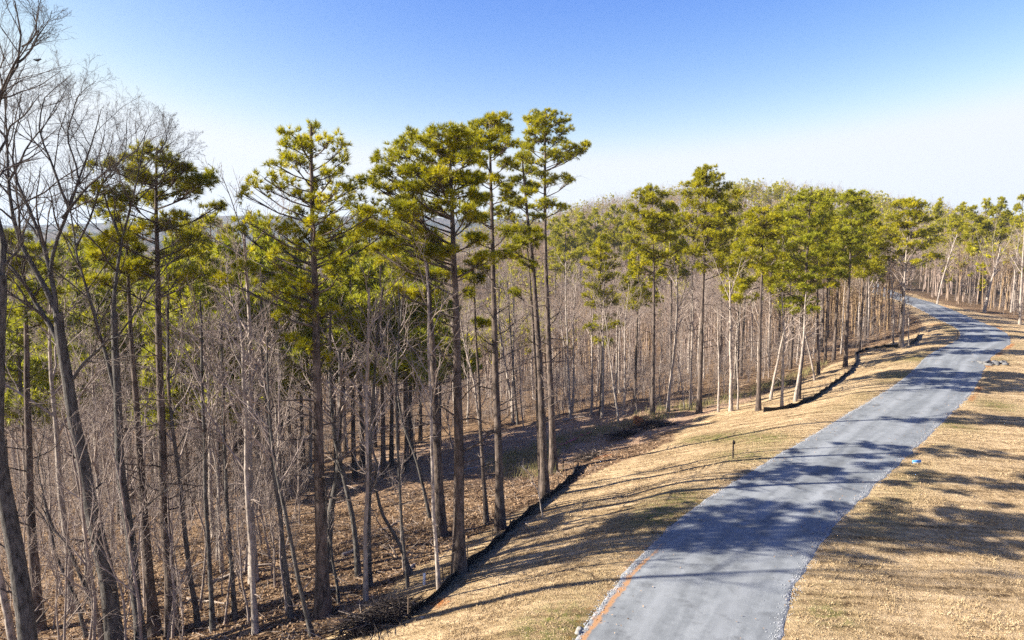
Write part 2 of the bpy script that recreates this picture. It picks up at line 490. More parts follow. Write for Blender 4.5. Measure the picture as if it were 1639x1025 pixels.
def make_road():
    us = np.r_[-1.06, np.linspace(-1, 1, 49), 1.06]
    n, m = len(RC), len(us)
    wl = HALF + 0.10 * vnoise(np.arange(n) * 0.4, np.zeros(n), 41); wr = HALF + 0.22 * vnoise(np.arange(n) * 0.55, np.zeros(n), 42) + 0.16 * vnoise(np.arange(n) * 0.9 + .3, np.zeros(n), 43); wl = wl + 0.12 * vnoise(np.arange(n) * 0.9 + .3, np.zeros(n), 44)
    V = np.zeros((n, m, 3))
    for j, u in enumerate(us):
        w = np.where(u > 0, wl, wr)
        V[:, j, :2] = RC + RN * (u * w)[:, None]
        z = base_h(RC[:, 0], RC[:, 1]) + 0.012 + 0.05 * (1 - u * u)
        V[:, j, 2] = z - (0.16 if abs(u) > 1.01 else 0)
    mb = MB()
    i = np.arange(n - 1)[:, None] * m + np.arange(m - 1)[None, :]
    mb.add(V.reshape(-1, 3), np.stack([i + 1, i, i + m, i + m + 1], -1).reshape(-1, 4))
    o = mb.build("road", road_material(), smooth_shade=True)
    tag(o, "grey chip sealed lane curving away along the ridge", "road", kind="structure")
    me = o.data
    arc = np.r_[0, np.cumsum(np.linalg.norm(np.diff(RC, axis=0), axis=1))]
    U = np.broadcast_to(us[None, :], (n, m)); Vv = np.broadcast_to(arc[:, None], (n, m))
    yy = V[:, :, 1]
    xx_l = np.interp(yy, [14, 19, 22, 25, 28, 31], [0.93, 0.925, 0.91, 0.89, 0.87, 0.85])
    clay = 1.05 * np.exp(-((U - xx_l) / 0.042) ** 2) * (1 - smoothstep(26.5, 30, yy)) + 0.4 * np.exp(-((U - 0.99) / 0.05) ** 2) * (1 - smoothstep(34, 44, yy))
    for nm, a in (("u", U), ("v", Vv), ("clay", clay)):
        at_ = me.attributes.new(nm, 'FLOAT', 'POINT'); at_.data.foreach_set("value", np.ascontiguousarray(a, np.float32).ravel())
    return o

ground = make_ground()
road = make_road()

# far blue ridges
def make_ridge(name, label, dist, pts, depth, mat, seed):
    """pts: (photo x, photo y) of the crest"""
    pts = np.array(pts, float)
    px = np.linspace(pts[0, 0], pts[-1, 0], 260)
    py = np.interp(px, pts[:, 0], pts[:, 1])
    rows = np.linspace(-1, 1, 15)
    V = np.zeros((len(rows), len(px), 3))
    for a in range(len(px)):
        c = at(px[a], py[a], dist)
        for b, r in enumerate(rows):
            hgt = (c[2] + 45) * (math.cos(r * math.pi / 2) ** 1.3)
            x = c[0] * (1 + r * depth / dist); y = dist + r * depth
            nz = 1 + 0.10 * vnoise(np.array([x / 140.]), np.array([y / 140.]), seed)[0] + 0.05 * vnoise(np.array([x / 40.]), np.array([y / 60.]), seed + 1)[0]
            V[b, a] = (x, y, hgt * (nz if abs(r) > .02 else 1 + 0.018 * vnoise(np.array([x / 30.]), np.array([0.]), seed + 2)[0]) - 45)
    mb = MB(); m = len(px)
    i = np.arange(len(rows) - 1)[:, None] * m + np.arange(m - 1)[None, :]
    mb.add(V.reshape(-1, 3), np.stack([i, i + 1, i + m + 1, i + m], -1).reshape(-1, 4))
    o = mb.build(name, mat, smooth_shade=True)
    return tag(o, label, "hills", kind="structure")

def wood_hill_mat():
    k = NT("wooded_hill"); co = k.coord(geo=True)
    k.color(k.ramp(k.noise(co, 0.03, 7, 0.75), [(0.38, (0.03, 0.04, 0.022)), (0.62, (0.13, 0.10, 0.08))]))
    k.bump(k.noise(co, 0.06, 5, 0.7), 1.0, 12.0)
    return k.m
M_HILL = wood_hill_mat()
make_ridge("hills", "wooded hill beyond the valley fading to blue", 900, [(-500, 398), (-100, 384), (0, 374), (120, 372), (230, 380), (330, 392), (480, 402), (800, 410)], 300, M_HILL, 5)
make_ridge("hills", "long pale blue ridge on the horizon behind the wooded hill", 1750, [(-900, 362), (-100, 358), (60, 362), (200, 356), (320, 348), (400, 345), (520, 348), (700, 350), (1000, 362), (1500, 372), (2400, 372)], 480, M_HILL, 9)

# ------------------------------------------------------------------ growing branches
def unit(v):
    return v / (np.linalg.norm(v, axis=-1, keepdims=True) + 1e-9)

def spawn(P, R, n, t0, t1, ang, ln, k, up, wig, g, rr=0.6, tip=0.3, rmin=0.004, lens=None, taper=0.55):
    """n children on each of the parent paths P (M,kp,3) with radii R (M,kp)"""
    M, kp, _ = P.shape
    plen = np.linalg.norm(np.diff(P, axis=1), axis=2).sum(1)
    t = t0 + (t1 - t0) * ((np.arange(n)[None, :] + g.random((M, n))) / n)
    f = t * (kp - 1); i = np.clip(f.astype(int), 0, kp - 2); w = (f - i)
    mi = np.arange(M)[:, None]
    A, B = P[mi, i], P[mi, i + 1]
    pos = A + (B - A) * w[..., None]
    T = unit(B - A)
    r0 = R[mi, i] * (1 - w) + R[mi, i + 1] * w
    rnd = g.normal(size=(M, n, 3)); perp = unit(rnd - (rnd * T).sum(-1, keepdims=True) * T)
    a = np.radians(ang[0] + (ang[1] - ang[0]) * g.random((M, n)))[..., None]
    d = unit(np.cos(a) * T + np.sin(a) * perp)
    L = (plen[:, None] if lens is None else lens) * ln * (1.0 - taper * (t - t0) / max(1e-6, 1.0 - t0)) * (0.65 + 0.7 * g.random((M, n)))
    d = d.reshape(-1, 3); pos = pos.reshape(-1, 3); L = L.reshape(-1); r0 = np.maximum(r0.reshape(-1) * rr, rmin)
    pts = [pos]
    st = (L / (k - 1))[:, None]
    for s in range(k - 1):
        d = unit(d + np.array([0, 0, up]) / (k - 1) + g.normal(size=d.shape) * wig)
        pos = pos + d * st
        pts.append(pos)
    C = np.stack(pts, 1)
    RR = r0[:, None] * np.linspace(1, tip, k)[None, :]
    return C, np.maximum(RR, rmin * 0.6)

def path_resample(P, k):
    s = np.r_[0, np.cumsum(np.linalg.norm(np.diff(P, axis=0), axis=1))]
    t = np.linspace(0, s[-1], k)
    return np.stack([np.interp(t, s, P[:, i]) for i in range(3)], 1)

def wobble(P, amp, g):
    k = len(P)
    n = smooth(g.normal(size=(k, 3)), 2) * amp
    n[0] = 0; n[:, 2] *= 0.3
    return P + n

def flare(R, k, mul=1.45):
    R = R.copy(); R[0] *= mul; R[1] *= 1 + (mul - 1) * 0.35
    return R

# ------------------------------------------------------------------ bare trees
def bare_meshes(height_m, r0, g, fork=0.45, lean=0.03, n1=9, n2=6, n3=5, n4=0, spread=(25, 50), l1=0.34, rmin=0.006, wig=0.13):
    """a forest-grown bare tree in its own frame: (trunk builder, crown builder)"""
    tr, cr = MB(), MB()
    k = 14
    z = np.linspace(0, 1, k)
    drift = smooth(np.cumsum(g.normal(size=(k, 2)) * lean * height_m / 5, axis=0), 2)
    drift -= drift[0]
    P = np.stack([drift[:, 0], drift[:, 1], z * height_m], 1)
    R = r0 * (1 - 0.9 * z) ** 0.8 + 0.008
    P[0, 2] = -0.4
    tr.tube(P, flare(R, k), 8)
    B1, R1 = spawn(P[None], R[None], n1, fork, 0.97, spread, l1, 7, 0.55, wig, g, 0.62)
    cr.tube(B1, R1, 5)
    B2, R2 = spawn(B1, R1, n2, 0.25, 0.98, (25, 55), 0.5, 5, 0.3, wig, g, 0.6, rmin=rmin)
    cr.tube(B2, R2, 3)
    B3, R3 = spawn(B2, R2, n3, 0.2, 1.0, (25, 60), 0.55, 4, 0.2, wig, g, 0.6, rmin=rmin)
    cr.tube(B3, R3, 3)
    if n4:
        B4, R4 = spawn(B3, R3, n4, 0.2, 1.0, (25, 60), 0.6, 3, 0.15, wig, g, 0.7, rmin=rmin * 0.8)
        cr.tube(B4, R4, 3)
    # small side shoots and dead stubs low on the trunk
    S, RS = spawn(P[None], R[None], 10, 0.12, fork, (50, 85), 0.09, 4, 0.1, wig, g, 0.22, rmin=rmin)
    cr.tube(S, RS, 3)
    S2, RS2 = spawn(S, RS, 3, 0.3, 1.0, (25, 60), 0.6, 3, 0.1, wig, g, 0.7, rmin=rmin)
    cr.tube(S2, RS2, 3)
    return tr, cr

def bare_proto(name, loc, label, cat, group, args, mt, mc):
    o = empty(name, loc, label, cat, group)
    tr, cr = bare_meshes(*args[:2], args[2], **args[3])
    tr.build("trunk", mt, o, True)
    cr.build("crown", mc, o)
    return o

def traced_tree(name, label, cat, trunk, r_base, r_top, limbs, seed, group=None, depth=None, mt=None, mc=None, n2=7, n3=5, n4=4, n5=0, rmin=0.006, stubs=8, l2=0.42, wig=0.14, side=0.0, leafy=0):
    """a particular tree: trunk [(photo x, photo y[, metres nearer or farther])...] from its foot up; limbs a list of (points, radius)"""
    g = np.random.default_rng(seed)
    if depth is None:
        b = ground_at(trunk[0][0], trunk[0][1]); depth = b[1]
    else:
        b = at(trunk[0][0], trunk[0][1], depth); b[2] = H1(b[0], b[1])
    def wp(q):
        return at(q[0], q[1], depth + (q[2] if len(q) > 2 else 0))
    P = np.array([b] + [wp(q) for q in trunk[1:]])
    k = 18
    P = wobble(path_resample(P, k), 0.05, g)
    P = P - b
    P[0, 2] -= 0.4
    R = np.linspace(r_base, r_top, k)
    o = empty(name, b, label, cat, group)
    tr, cr = MB(), MB()
    tr.tube(P, flare(R, k), 10)
    paths, rads = [], []
    for pts, r in limbs:
        L = np.array([wp(q) for q in pts]) - b
        L = wobble(path_resample(L, 10), 0.07, g)
        RL = np.linspace(r, max(0.010, r * 0.16), 10) * 0.75
        paths.append(L); rads.append(RL)
        tr.tube(L, RL, 7)
    sp = [(P[None], R[None], 0.55)]
    allB, allR = [], []
    if paths:
        PP, RR = np.array(paths), np.array(rads)
        B, Rb = spawn(PP, RR, n2, 0.22, 0.98, (22, 52), l2, 7, 0.35, wig, g, 0.6, rmin=rmin)
        allB.append(B); allR.append(Rb)
    if side > 0:
        B, Rb = spawn(P[None], R[None], int(n2 * 1.8), side, 0.99, (28, 55), l2 * 0.6, 7, 0.45, wig, g, 0.55, rmin=rmin)
        allB.append(B); allR.append(Rb)
    if allB:
        B, Rb = np.concatenate(allB), np.concatenate(allR)
        cr.tube(B, Rb, 5)
        B3, R3 = spawn(B, Rb, n3, 0.2, 0.98, (25, 55), 0.5, 5, 0.28, wig, g, 0.6, rmin=rmin)
        cr.tube(B3, R3, 4)
        B4, R4 = spawn(B3, R3, n4, 0.2, 1.0, (25, 60), 0.55, 4, 0.2, wig, g, 0.65, rmin=rmin * 0.85)
        cr.tube(B4, R4, 3)
        if n5:
            B5, R5 = spawn(B4, R4, n5, 0.2, 1.0, (25, 60), 0.6, 3, 0.15, wig, g, 0.7, rmin=rmin * 0.7)
            cr.tube(B5, R5, 3)
        if leafy:
            E = B4[:, -1][g.random(len(B4)) < leafy]
            add_leaves(cr_leaf := MB(), E, 0.05, g)
            cr_leaf.build("leaves", M_LEAF, o)
    if stubs:
        S, RS = spawn(P[None], R[None], stubs, 0.08, 0.7, (45, 85), 0.07, 4, 0.1, wig, g, 0.25, rmin=rmin)
        cr.tube(S, RS, 3)
        S2, RS2 = spawn(S, RS, 3, 0.3, 1.0, (25, 60), 0.6, 3, 0.1, wig, g, 0.7, rmin=rmin * .8)
        cr.tube(S2, RS2, 3)
    tr.build("trunk", mt or M_BARK_NEAR, o, True)
    if cr.n: cr.build("crown", mc or M_TWIG_NEAR, o)
    return o

def add_leaves(mb, C, size, g, jitter=0.1):
    n = len(C)
    if n == 0: return
    C = C + g.normal(size=C.shape) * jitter
    a = unit(g.normal(size=(n, 3))); b = unit(np.cross(a, g.normal(size=(n, 3))))
    s = size * (0.6 + 0.8 * g.random((n, 1)))
    V = np.stack([C - a * s, C + b * s * 0.5, C + a * s, C - b * s * 0.5], 1)
    mb.add(V.reshape(-1, 3), np.arange(n * 4).reshape(-1, 4))

# ------------------------------------------------------------------ pines
def tufts(mb, C, D, g, length=0.28, width=0.045, nn=12):
    """needle tufts at C (N,3) fanned about the directions D (N,3)"""
    N = len(C)
    if N == 0: return
    d = D[:, None, :] + g.normal(size=(N, nn, 3)) * 0.62
    d = unit(d)
    L = length * (0.65 + 0.6 * g.random((N, nn, 1)))
    side = unit(np.cross(d, g.normal(size=(N, nn, 3))))
    b = C[:, None, :] + d * (0.10 * g.random((N, nn, 1))) * length * 2
    V = np.stack([b - side * width / 2, b + side * width / 2, b + d * L], 2)
    mb.add(V.reshape(-1, 3), tris=np.arange(N * nn * 3).reshape(-1, 3))

def pad(limbs, fol, start, r_start, centre, rx, ry, rz, n, g, size=0.28, width=0.045, nn=12, twig=True):
    """one foliage pad: a limb from the trunk, a spray of branchlets, a needle tuft on each"""
    mid = start + (centre - start) * 0.55 - np.array([0, 0, 0.06 * np.linalg.norm(centre - start)])
    L = path_resample(np.array([start, mid, centre]), 7)
    L = wobble(L, 0.05, g)
    RL = np.linspace(r_start, 0.018, 7)
    limbs.tube(L, RL, 5)
    nc = max(3, n // 6)
    uc = unit(g.normal(size=(nc, 3))) * (g.random((nc, 1)) ** 0.45)
    Ec = uc * np.array([rx, ry, rz]); Ec[:, 2] = Ec[:, 2] * 0.62 + 0.1 * rz
    hemi = unit(g.normal(size=(n, 3)) + np.array([0, 0, 0.55])) * (size * g.uniform(0.35, 1.0, (n, 1)))
    E = Ec[np.arange(n) % nc] + hemi
    C = centre + E
    # branchlets run from points on the outer limb
    if twig:
        m = min(n, max(6, n // 3))
        src = L[3 + (np.arange(m) % 4)]
        e = C[:m]
        midp = 0.5 * (src + e) + g.normal(size=(m, 3)) * 0.08 * rx
        limbs.tube(np.stack([src, midp, e], 1), np.broadcast_to([0.016, 0.011, 0.006], (m, 3)), 3)
    out = unit(E / np.array([rx, ry, rz]) + 1e-6)
    D = unit(out * 0.35 + hemi / size + np.array([0, 0, 0.5]))
    tufts(fol, C, D, g, size, width, nn)

def traced_pine(name, label, trunk, r_base, pads, seed, depth=None, group=None, dens=2.3, size=0.21, width=0.026, needle=None, stubs=22, extra=0.5, nn=20):
    """a particular pine: trunk [(photo x, y)...] from its foot up; pads (photo x, y, half width, half height [, metres nearer/farther])"""
    g = np.random.default_rng(seed)
    if depth is None:
        b = ground_at(*trunk[0]); depth = b[1]
    else:
        b = at(trunk[0][0], trunk[0][1], depth); b[2] = H1(b[0], b[1])
    P = np.array([b] + [at(q[0], q[1], depth) for q in trunk[1:]])
    k = 18
    P = wobble(path_resample(P, k), 0.035, g) - b
    P[0, 2] -= 0.4
    R = r_base * (1 - 0.88 * np.linspace(0, 1, k)) ** 0.85
    o = empty(name, b, label, "pine tree", group)
    tr, br, fo = MB(), MB(), MB()
    tr.tube(P, flare(R, k, 1.6), 10)
    mpp = depth / F_PX * 1.02
    zt = P[:, 2]
    todo = []
    for q in pads:
        px, py, rx, ry = q[:4]
        dz = q[4] if len(q) > 4 else g.uniform(-1, 1) * min(2.6, 0.5 + 0.03 * abs(px - np.interp(py, [t[1] for t in trunk][::-1], [t[0] for t in trunk][::-1])))
        c = at(px, py, depth + dz) - b
        todo.append((c, rx * mpp, ry * mpp))
        if g.random() < extra:                       # the far and near sides of the crown
            ax = np.array([np.interp(c[2], zt, P[:, 0]), np.interp(c[2], zt, P[:, 1]), c[2]])
            r = max(np.linalg.norm((c - ax)[:2]), 0.8)
            a = g.choice([-1, 1]) * math.radians(g.uniform(55, 125)) + math.atan2(c[1] - ax[1], c[0] - ax[0])
            c2 = ax + np.array([math.cos(a), math.sin(a), 0]) * r * g.uniform(0.6, 0.95); c2[2] = c[2] + g.uniform(-0.5, 0.3)
            todo.append((c2, rx * mpp * 0.85, ry * mpp * 0.85))
    for c, rx, rz in todo:
        ax2 = np.linalg.norm(c[:2] - np.array([np.interp(c[2], zt, P[:, 0]), np.interp(c[2], zt, P[:, 1])]))
        zs = min(max(c[2] - 0.38 * ax2 - 0.25 * g.random(), 1.0), zt[-1] - 0.3)
        st = np.array([np.interp(zs, zt, P[:, 0]), np.interp(zs, zt, P[:, 1]), zs])
        rs = float(np.interp(zs, zt, R)) * 0.42
        ry = 0.5 * (rx + min(rx, 1.2))
        n = int(dens * (18 + 62 * rx * max(rz, 0.25) * (0.6 + 0.4 * ry)))
        pad(br, fo, st, max(0.02, min(rs, 0.07)), c, rx, ry, rz, n, g, size, width, nn)
    # dead stubs and bare limbs under the crown
    S, RS = spawn(P[None], R[None], stubs, 0.25, 0.8, (60, 95), 0.09, 5, 0.12, 0.14, g, 0.22, rmin=0.008, taper=0.2)
    br.tube(S, RS, 4)
    S2, RS2 = spawn(S, RS, 3, 0.3, 0.95, (30, 60), 0.45, 4, 0.1, 0.14, g, 0.6, rmin=0.006)
    br.tube(S2, RS2, 3)
    tr.v += br.v; tr.q += [q + tr.n for q in br.q]; tr.n += br.n          # the limbs grow out of the trunk: one mesh
    tr.build("trunk", M_BARK_PINE, o, True)
    fo.build("crown", needle or M_NEEDLE, o)
    return o

def pine_proto(name, loc, label, group, hgt, r0, g, crown=0.5, spread=2.6, layers=9, per=4, shape='round', size=0.3, width=0.06, dens=1.0, needle=None, nn=11):
    o = empty(name, loc, label, "pine tree", group)
    tr, br, fo = MB(), MB(), MB()
    k = 12
    z = np.linspace(0, 1, k)
    dr = smooth(np.cumsum(g.normal(size=(k, 2)) * 0.06, axis=0), 2); dr -= dr[0]
    P = np.stack([dr[:, 0], dr[:, 1], z * hgt], 1); P[0, 2] = -0.5
    R = r0 * (1 - 0.88 * z) ** 0.85
    tr.tube(P, flare(R, k, 1.25), 8)
    zt = P[:, 2]
    for i in range(layers):
        t = (i + 0.5) / layers                        # 0 low, 1 top of the crown
        zc = hgt * (1 - crown) + hgt * crown * t
        if shape == 'cone': rad = spread * (1 - t) ** 0.8 + 0.25
        else: rad = spread * math.sqrt(max(0.06, 1 - (2 * (t * 0.92 + 0.06) - 0.85) ** 2)) * (0.8 + 0.4 * g.random())
        for j in range(max(2, int(per * (1.1 - 0.5 * t)))):
            a = g.uniform(0, 2 * math.pi)
            r = rad * g.uniform(0.35, 1.0)
            c = np.array([np.interp(zc, zt, P[:, 0]) + math.cos(a) * r, np.interp(zc, zt, P[:, 1]) + math.sin(a) * r, zc + g.uniform(-0.3, 0.3) - (0.12 * r if shape == 'cone' else 0)])
            zs = max(1.0, min(hgt - 0.3, c[2] - 0.35 * r))
            st = np.array([np.interp(zs, zt, P[:, 0]), np.interp(zs, zt, P[:, 1]), zs])
            rx = (0.42 + 0.2 * rad) * g.uniform(0.7, 1.2)
            pad(br, fo, st, max(0.02, min(0.06, 0.4 * float(np.interp(zs, zt, R)))), c, rx, rx, rx * 0.5, int(dens * (8 + 30 * rx * rx)), g, size, width, nn, twig=False)
    pad(br, fo, P[-2], 0.02, P[-1], 0.45, 0.45, 0.5, int(14 * dens), g, size, width, nn, twig=False)
    S, RS = spawn(P[None], R[None], 16, 0.15, 0.7, (60, 95), 0.08, 4, 0.1, 0.14, g, 0.2, rmin=0.01, taper=0.2)
    br.tube(S, RS, 3)
    tr.v += br.v; tr.q += [q + tr.n for q in br.q]; tr.n += br.n          # the limbs grow out of the trunk: one mesh
    tr.build("trunk", M_BARK_PINE, o, True)
    fo.build("crown", needle or M_NEEDLE_FAR, o)
    return o


def to_px(x, y, z):
    """where a point of the place shows in the photo"""
    x, y, z = np.asarray(x, float), np.asarray(y, float), np.asarray(z, float) - CAM_Z
    f = y * math.cos(PITCH) - z * math.sin(PITCH); u = y * math.sin(PITCH) + z * math.cos(PITCH)
    return 819.5 + F_PX * x / f, 512.5 - F_PX * u / f

def open_slope(x, y):
    """the cleared slope between the front trunks and the back edge of the woods"""
    px, py = to_px(x, y, height(x, y))
    edge = np.interp(px, [470, 560, 700, 850, 1000], [760, 712, 690, 680, 672])
    return (px > 500) & (px < 1030) & (py > edge)

# ------------------------------------------------------------------ the tall pines in front
traced_pine("pine_tree", "sparse pine behind the bare oak boughs, one bushy limb reaching towards the open sky", [(277, 1015), (266, 850), (257, 640), (252, 430), (249, 300), (248, 236)], 0.24,
    [(245, 246, 26, 12), (215, 258, 24, 13), (272, 262, 26, 13), (225, 285, 22, 12), (262, 290, 22, 12), (292, 275, 14, 10), (318, 296, 28, 13, -1), (300, 312, 22, 10), (335, 285, 14, 9),
     (175, 308, 30, 14), (150, 325, 22, 12), (205, 322, 24, 10), (180, 350, 26, 10), (275, 350, 26, 9), (300, 375, 30, 10), (215, 372, 34, 10), (160, 395, 30, 11), (285, 410, 34, 11), (210, 425, 34, 10), (320, 440, 26, 9), (190, 455, 26, 9)], 101, stubs=26)
traced_pine("pine_tree", "tall layered pine with a broad low skirt of boughs, standing alone against the sky", [(517, 985), (511, 800), (506, 560), (503, 380), (500, 260), (499, 200)], 0.27,
    [(500, 212, 30, 12), (478, 226, 20, 13), (528, 226, 26, 13), (548, 238, 18, 14), (500, 240, 30, 10), (545, 262, 22, 13), (465, 252, 14, 9), (535, 278, 22, 8), (470, 262, 22, 8),
     (448, 268, 24, 10), (425, 286, 22, 11), (405, 300, 18, 11), (392, 312, 12, 8), (460, 292, 28, 8), (435, 306, 26, 8), (500, 300, 22, 7), (540, 305, 26, 8), (570, 300, 18, 9), (520, 318, 26, 8),
     (470, 340, 26, 8), (530, 342, 32, 8), (575, 338, 26, 9), (560, 322, 24, 7), (600, 345, 20, 8), (405, 360, 36, 11), (385, 372, 22, 9), (440, 368, 30, 9), (545, 372, 34, 9), (480, 378, 28, 8),
     (455, 400, 32, 10), (425, 410, 24, 8), (540, 398, 32, 9), (575, 385, 26, 8), (390, 430, 30, 10), (440, 438, 34, 9), (480, 455, 26, 9), (360, 450, 26, 9), (415, 462, 38, 10), (545, 440, 28, 9), (465, 470, 30, 9), (480, 495, 28, 9), (530, 500, 24, 8), (450, 505, 20, 8), (492, 556, 24, 8), (515, 575, 16, 6)], 102, dens=0.95, stubs=30)
traced_pine("pine_tree", "dense round crowned pine, the broadest of the tall cluster above the slope", [(735, 918), (734, 740), (731, 540), (726, 400), (722, 300), (718, 206)], 0.27,
    [(700, 215, 36, 11), (735, 216, 30, 11), (668, 222, 28, 12), (640, 235, 24, 13), (760, 232, 24, 13), (690, 235, 40, 11), (725, 242, 36, 11), (655, 252, 32, 12), (620, 256, 22, 12), (750, 258, 30, 12),
     (700, 262, 34, 11), (605, 276, 20, 11), (635, 280, 30, 12), (670, 280, 30, 11), (720, 285, 32, 11), (755, 288, 26, 12), (590, 292, 18, 9), (615, 302, 28, 9), (650, 306, 30, 9), (690, 308, 28, 8),
     (735, 312, 30, 9), (625, 330, 32, 8), (665, 335, 30, 8), (765, 322, 20, 9), (590, 345, 28, 9), (650, 352, 34, 9), (610, 368, 34, 9), (680, 378, 34, 9), (755, 352, 26, 9), (640, 395, 36, 9), (600, 400, 30, 9), (685, 410, 30, 8), (760, 385, 24, 8), (775, 415, 22, 8), (660, 425, 28, 8)], 103, extra=0.6, stubs=24)
traced_pine("pine_tree", "twin trunked pine half hidden behind the round crowned one, low green boughs", [(705, 858), (699, 700), (690, 540), (684, 440), (678, 360), (672, 300)], 0.28,
    [(672, 300, 24, 9, 1), (650, 320, 22, 8, 1), (640, 372, 28, 8, 1), (700, 340, 24, 8, 1), (625, 420, 26, 8), (700, 395, 26, 8), (655, 440, 26, 7), (720, 440, 22, 7), (665, 470, 26, 7), (630, 465, 22, 7)], 104, stubs=26)
traced_pine("pine_tree", "slim pine with an open golden top between the round crown and the leaning one", [(801, 848), (797, 700), (793, 540), (788, 400), (786, 280), (785, 190)], 0.23,
    [(785, 196, 20, 9), (765, 206, 17, 10), (802, 208, 16, 11), (790, 222, 18, 9), (812, 232, 12, 10), (768, 232, 16, 9), (798, 245, 16, 8), (778, 260, 16, 7), (812, 262, 14, 7), (765, 290, 20, 8), (803, 290, 18, 8), (815, 315, 16, 8), (772, 318, 18, 7), (800, 340, 16, 7), (770, 355, 18, 8), (815, 370, 16, 7), (760, 385, 20, 8), (805, 410, 16, 7)], 105, stubs=34)
traced_pine("pine_tree", "tallest pine of the cluster with pinkish bark and a limb stretched towards the hill", [(886, 758), (882, 640), (877, 520), (873, 400), (872, 290), (873, 178)], 0.25,
    [(873, 186, 24, 9), (850, 194, 16, 9), (897, 194, 18, 10), (875, 206, 24, 9), (848, 214, 18, 10), (905, 212, 16, 10), (862, 226, 22, 9), (892, 228, 20, 8), (838, 232, 18, 9), (880, 246, 20, 7), (915, 238, 20, 8, -1), (935, 236, 12, 8, -1.2), (925, 246, 14, 6, -1),
     (900, 256, 18, 6), (838, 254, 16, 8), (860, 262, 18, 7), (890, 285, 20, 6), (912, 292, 12, 6), (900, 333, 16, 6), (852, 300, 14, 6), (855, 335, 14, 6)], 106, stubs=34)
traced_pine("pine_tree", "dark leaning pine pressed close against the pinkish barked one, thin crown", [(872, 796), (869, 700), (862, 560), (853, 430), (843, 340), (835, 246)], 0.24,
    [(834, 252, 16, 8), (822, 268, 16, 8), (846, 275, 15, 7), (828, 290, 18, 7), (812, 300, 16, 7), (843, 308, 14, 6), (825, 325, 20, 7), (855, 350, 16, 6), (815, 350, 18, 7), (835, 372, 18, 6), (822, 400, 16, 6), (845, 425, 16, 6), (825, 470, 18, 6)], 107, stubs=30)
traced_pine("pine_tree", "thin dark pine pole just behind the dark leaning pine", [(866, 790), (858, 600), (848, 450), (842, 370)], 0.15,
    [(842, 372, 14, 6), (828, 385, 14, 6), (852, 392, 12, 5), (832, 415, 14, 5)], 108, stubs=22)
traced_pine("pine_tree", "straight reddish pine trunk down the slope before the tangle of boughs", [(248, 1018), (230, 830), (214, 590), (206, 470), (200, 380)], 0.22,
    [(200, 385, 24, 9), (175, 400, 24, 9), (222, 405, 22, 8), (190, 430, 28, 9), (230, 440, 22, 8), (165, 452, 24, 8)], 109, stubs=24)
traced_pine("pine_tree", "pine trunk rising beside the dark slanting oak, its crown pale green", [(62, 1010), (48, 807), (42, 551), (38, 430), (36, 372)], 0.24,
    [(36, 380, 24, 9), (10, 392, 24, 9), (62, 398, 24, 9), (30, 420, 30, 9), (80, 430, 24, 8), (0, 440, 24, 8), (50, 462, 30, 8), (90, 470, 22, 7), (20, 500, 26, 7), (70, 515, 24, 7)], 110, needle=M_NEEDLE_SOFT)
traced_pine("pine_tree", "slender dark pine with one small green tuft behind the cluster", [(779, 838), (770, 690), (763, 560), (759, 470), (757, 420)], 0.13,
    [(757, 424, 14, 6), (745, 440, 14, 6), (768, 448, 12, 5), (752, 470, 14, 5), (775, 520, 10, 4)], 111, stubs=18)

# ------------------------------------------------------------------ bare oaks close by
traced_tree("bare_tree", "dark lichen spotted oak slanting up to a wide fork", "bare tree", [(190, 1100), (172, 930), (152, 830), (128, 720), (108, 620), (98, 560), (90, 500)], 0.34, 0.16,
    [([(98, 560), (70, 510), (45, 465), (20, 430), (-10, 400)], 0.15), ([(90, 500), (60, 440), (35, 408), (20, 360), (14, 290), (10, 210), (5, 140)], 0.14),
     ([(90, 510), (84, 450), (72, 400), (52, 350), (30, 300), (22, 240), (35, 180)], 0.13), ([(80, 440), (92, 380), (110, 330), (125, 285), (150, 225), (165, 175)], 0.10),
     ([(100, 350), (140, 300), (180, 265), (215, 240), (240, 200)], 0.075), ([(110, 330), (85, 270), (60, 215), (70, 160), (110, 120)], 0.07),
     ([(118, 606), (135, 580), (170, 545), (205, 535), (235, 530)], 0.085), ([(14, 290), (40, 240), (75, 195), (95, 150)], 0.06), ([(125, 285), (105, 220), (120, 160), (150, 130)], 0.05)],
    201, depth=26, n2=10, n3=7, n4=4, n5=3, l2=0.5, rmin=0.0038, mt=M_BARK_NEAR)
traced_tree("bare_tree", "dark thick trunk cut by the picture edge, sweeping out at its foot", "bare tree", [(55, 1075), (40, 980), (22, 880), (6, 780), (-4, 690), (-3, 560), (2, 440)], 0.32, 0.18,
    [([(2, 440), (5, 380), (-15, 300), (-10, 200), (0, 140), (30, 100), (35, 75), (28, 40), (22, 5)], 0.14), ([(30, 100), (52, 80), (75, 40), (88, 22)], 0.05), ([(2, 430), (30, 400), (45, 360), (55, 330)], 0.06), ([(35, 75), (60, 50), (62, 15), (68, -10)], 0.04), ([(-5, 250), (20, 200), (45, 180), (60, 150)], 0.06)],
    202, depth=23, n2=10, n3=7, n4=4, n5=3, l2=0.5, rmin=0.0038)
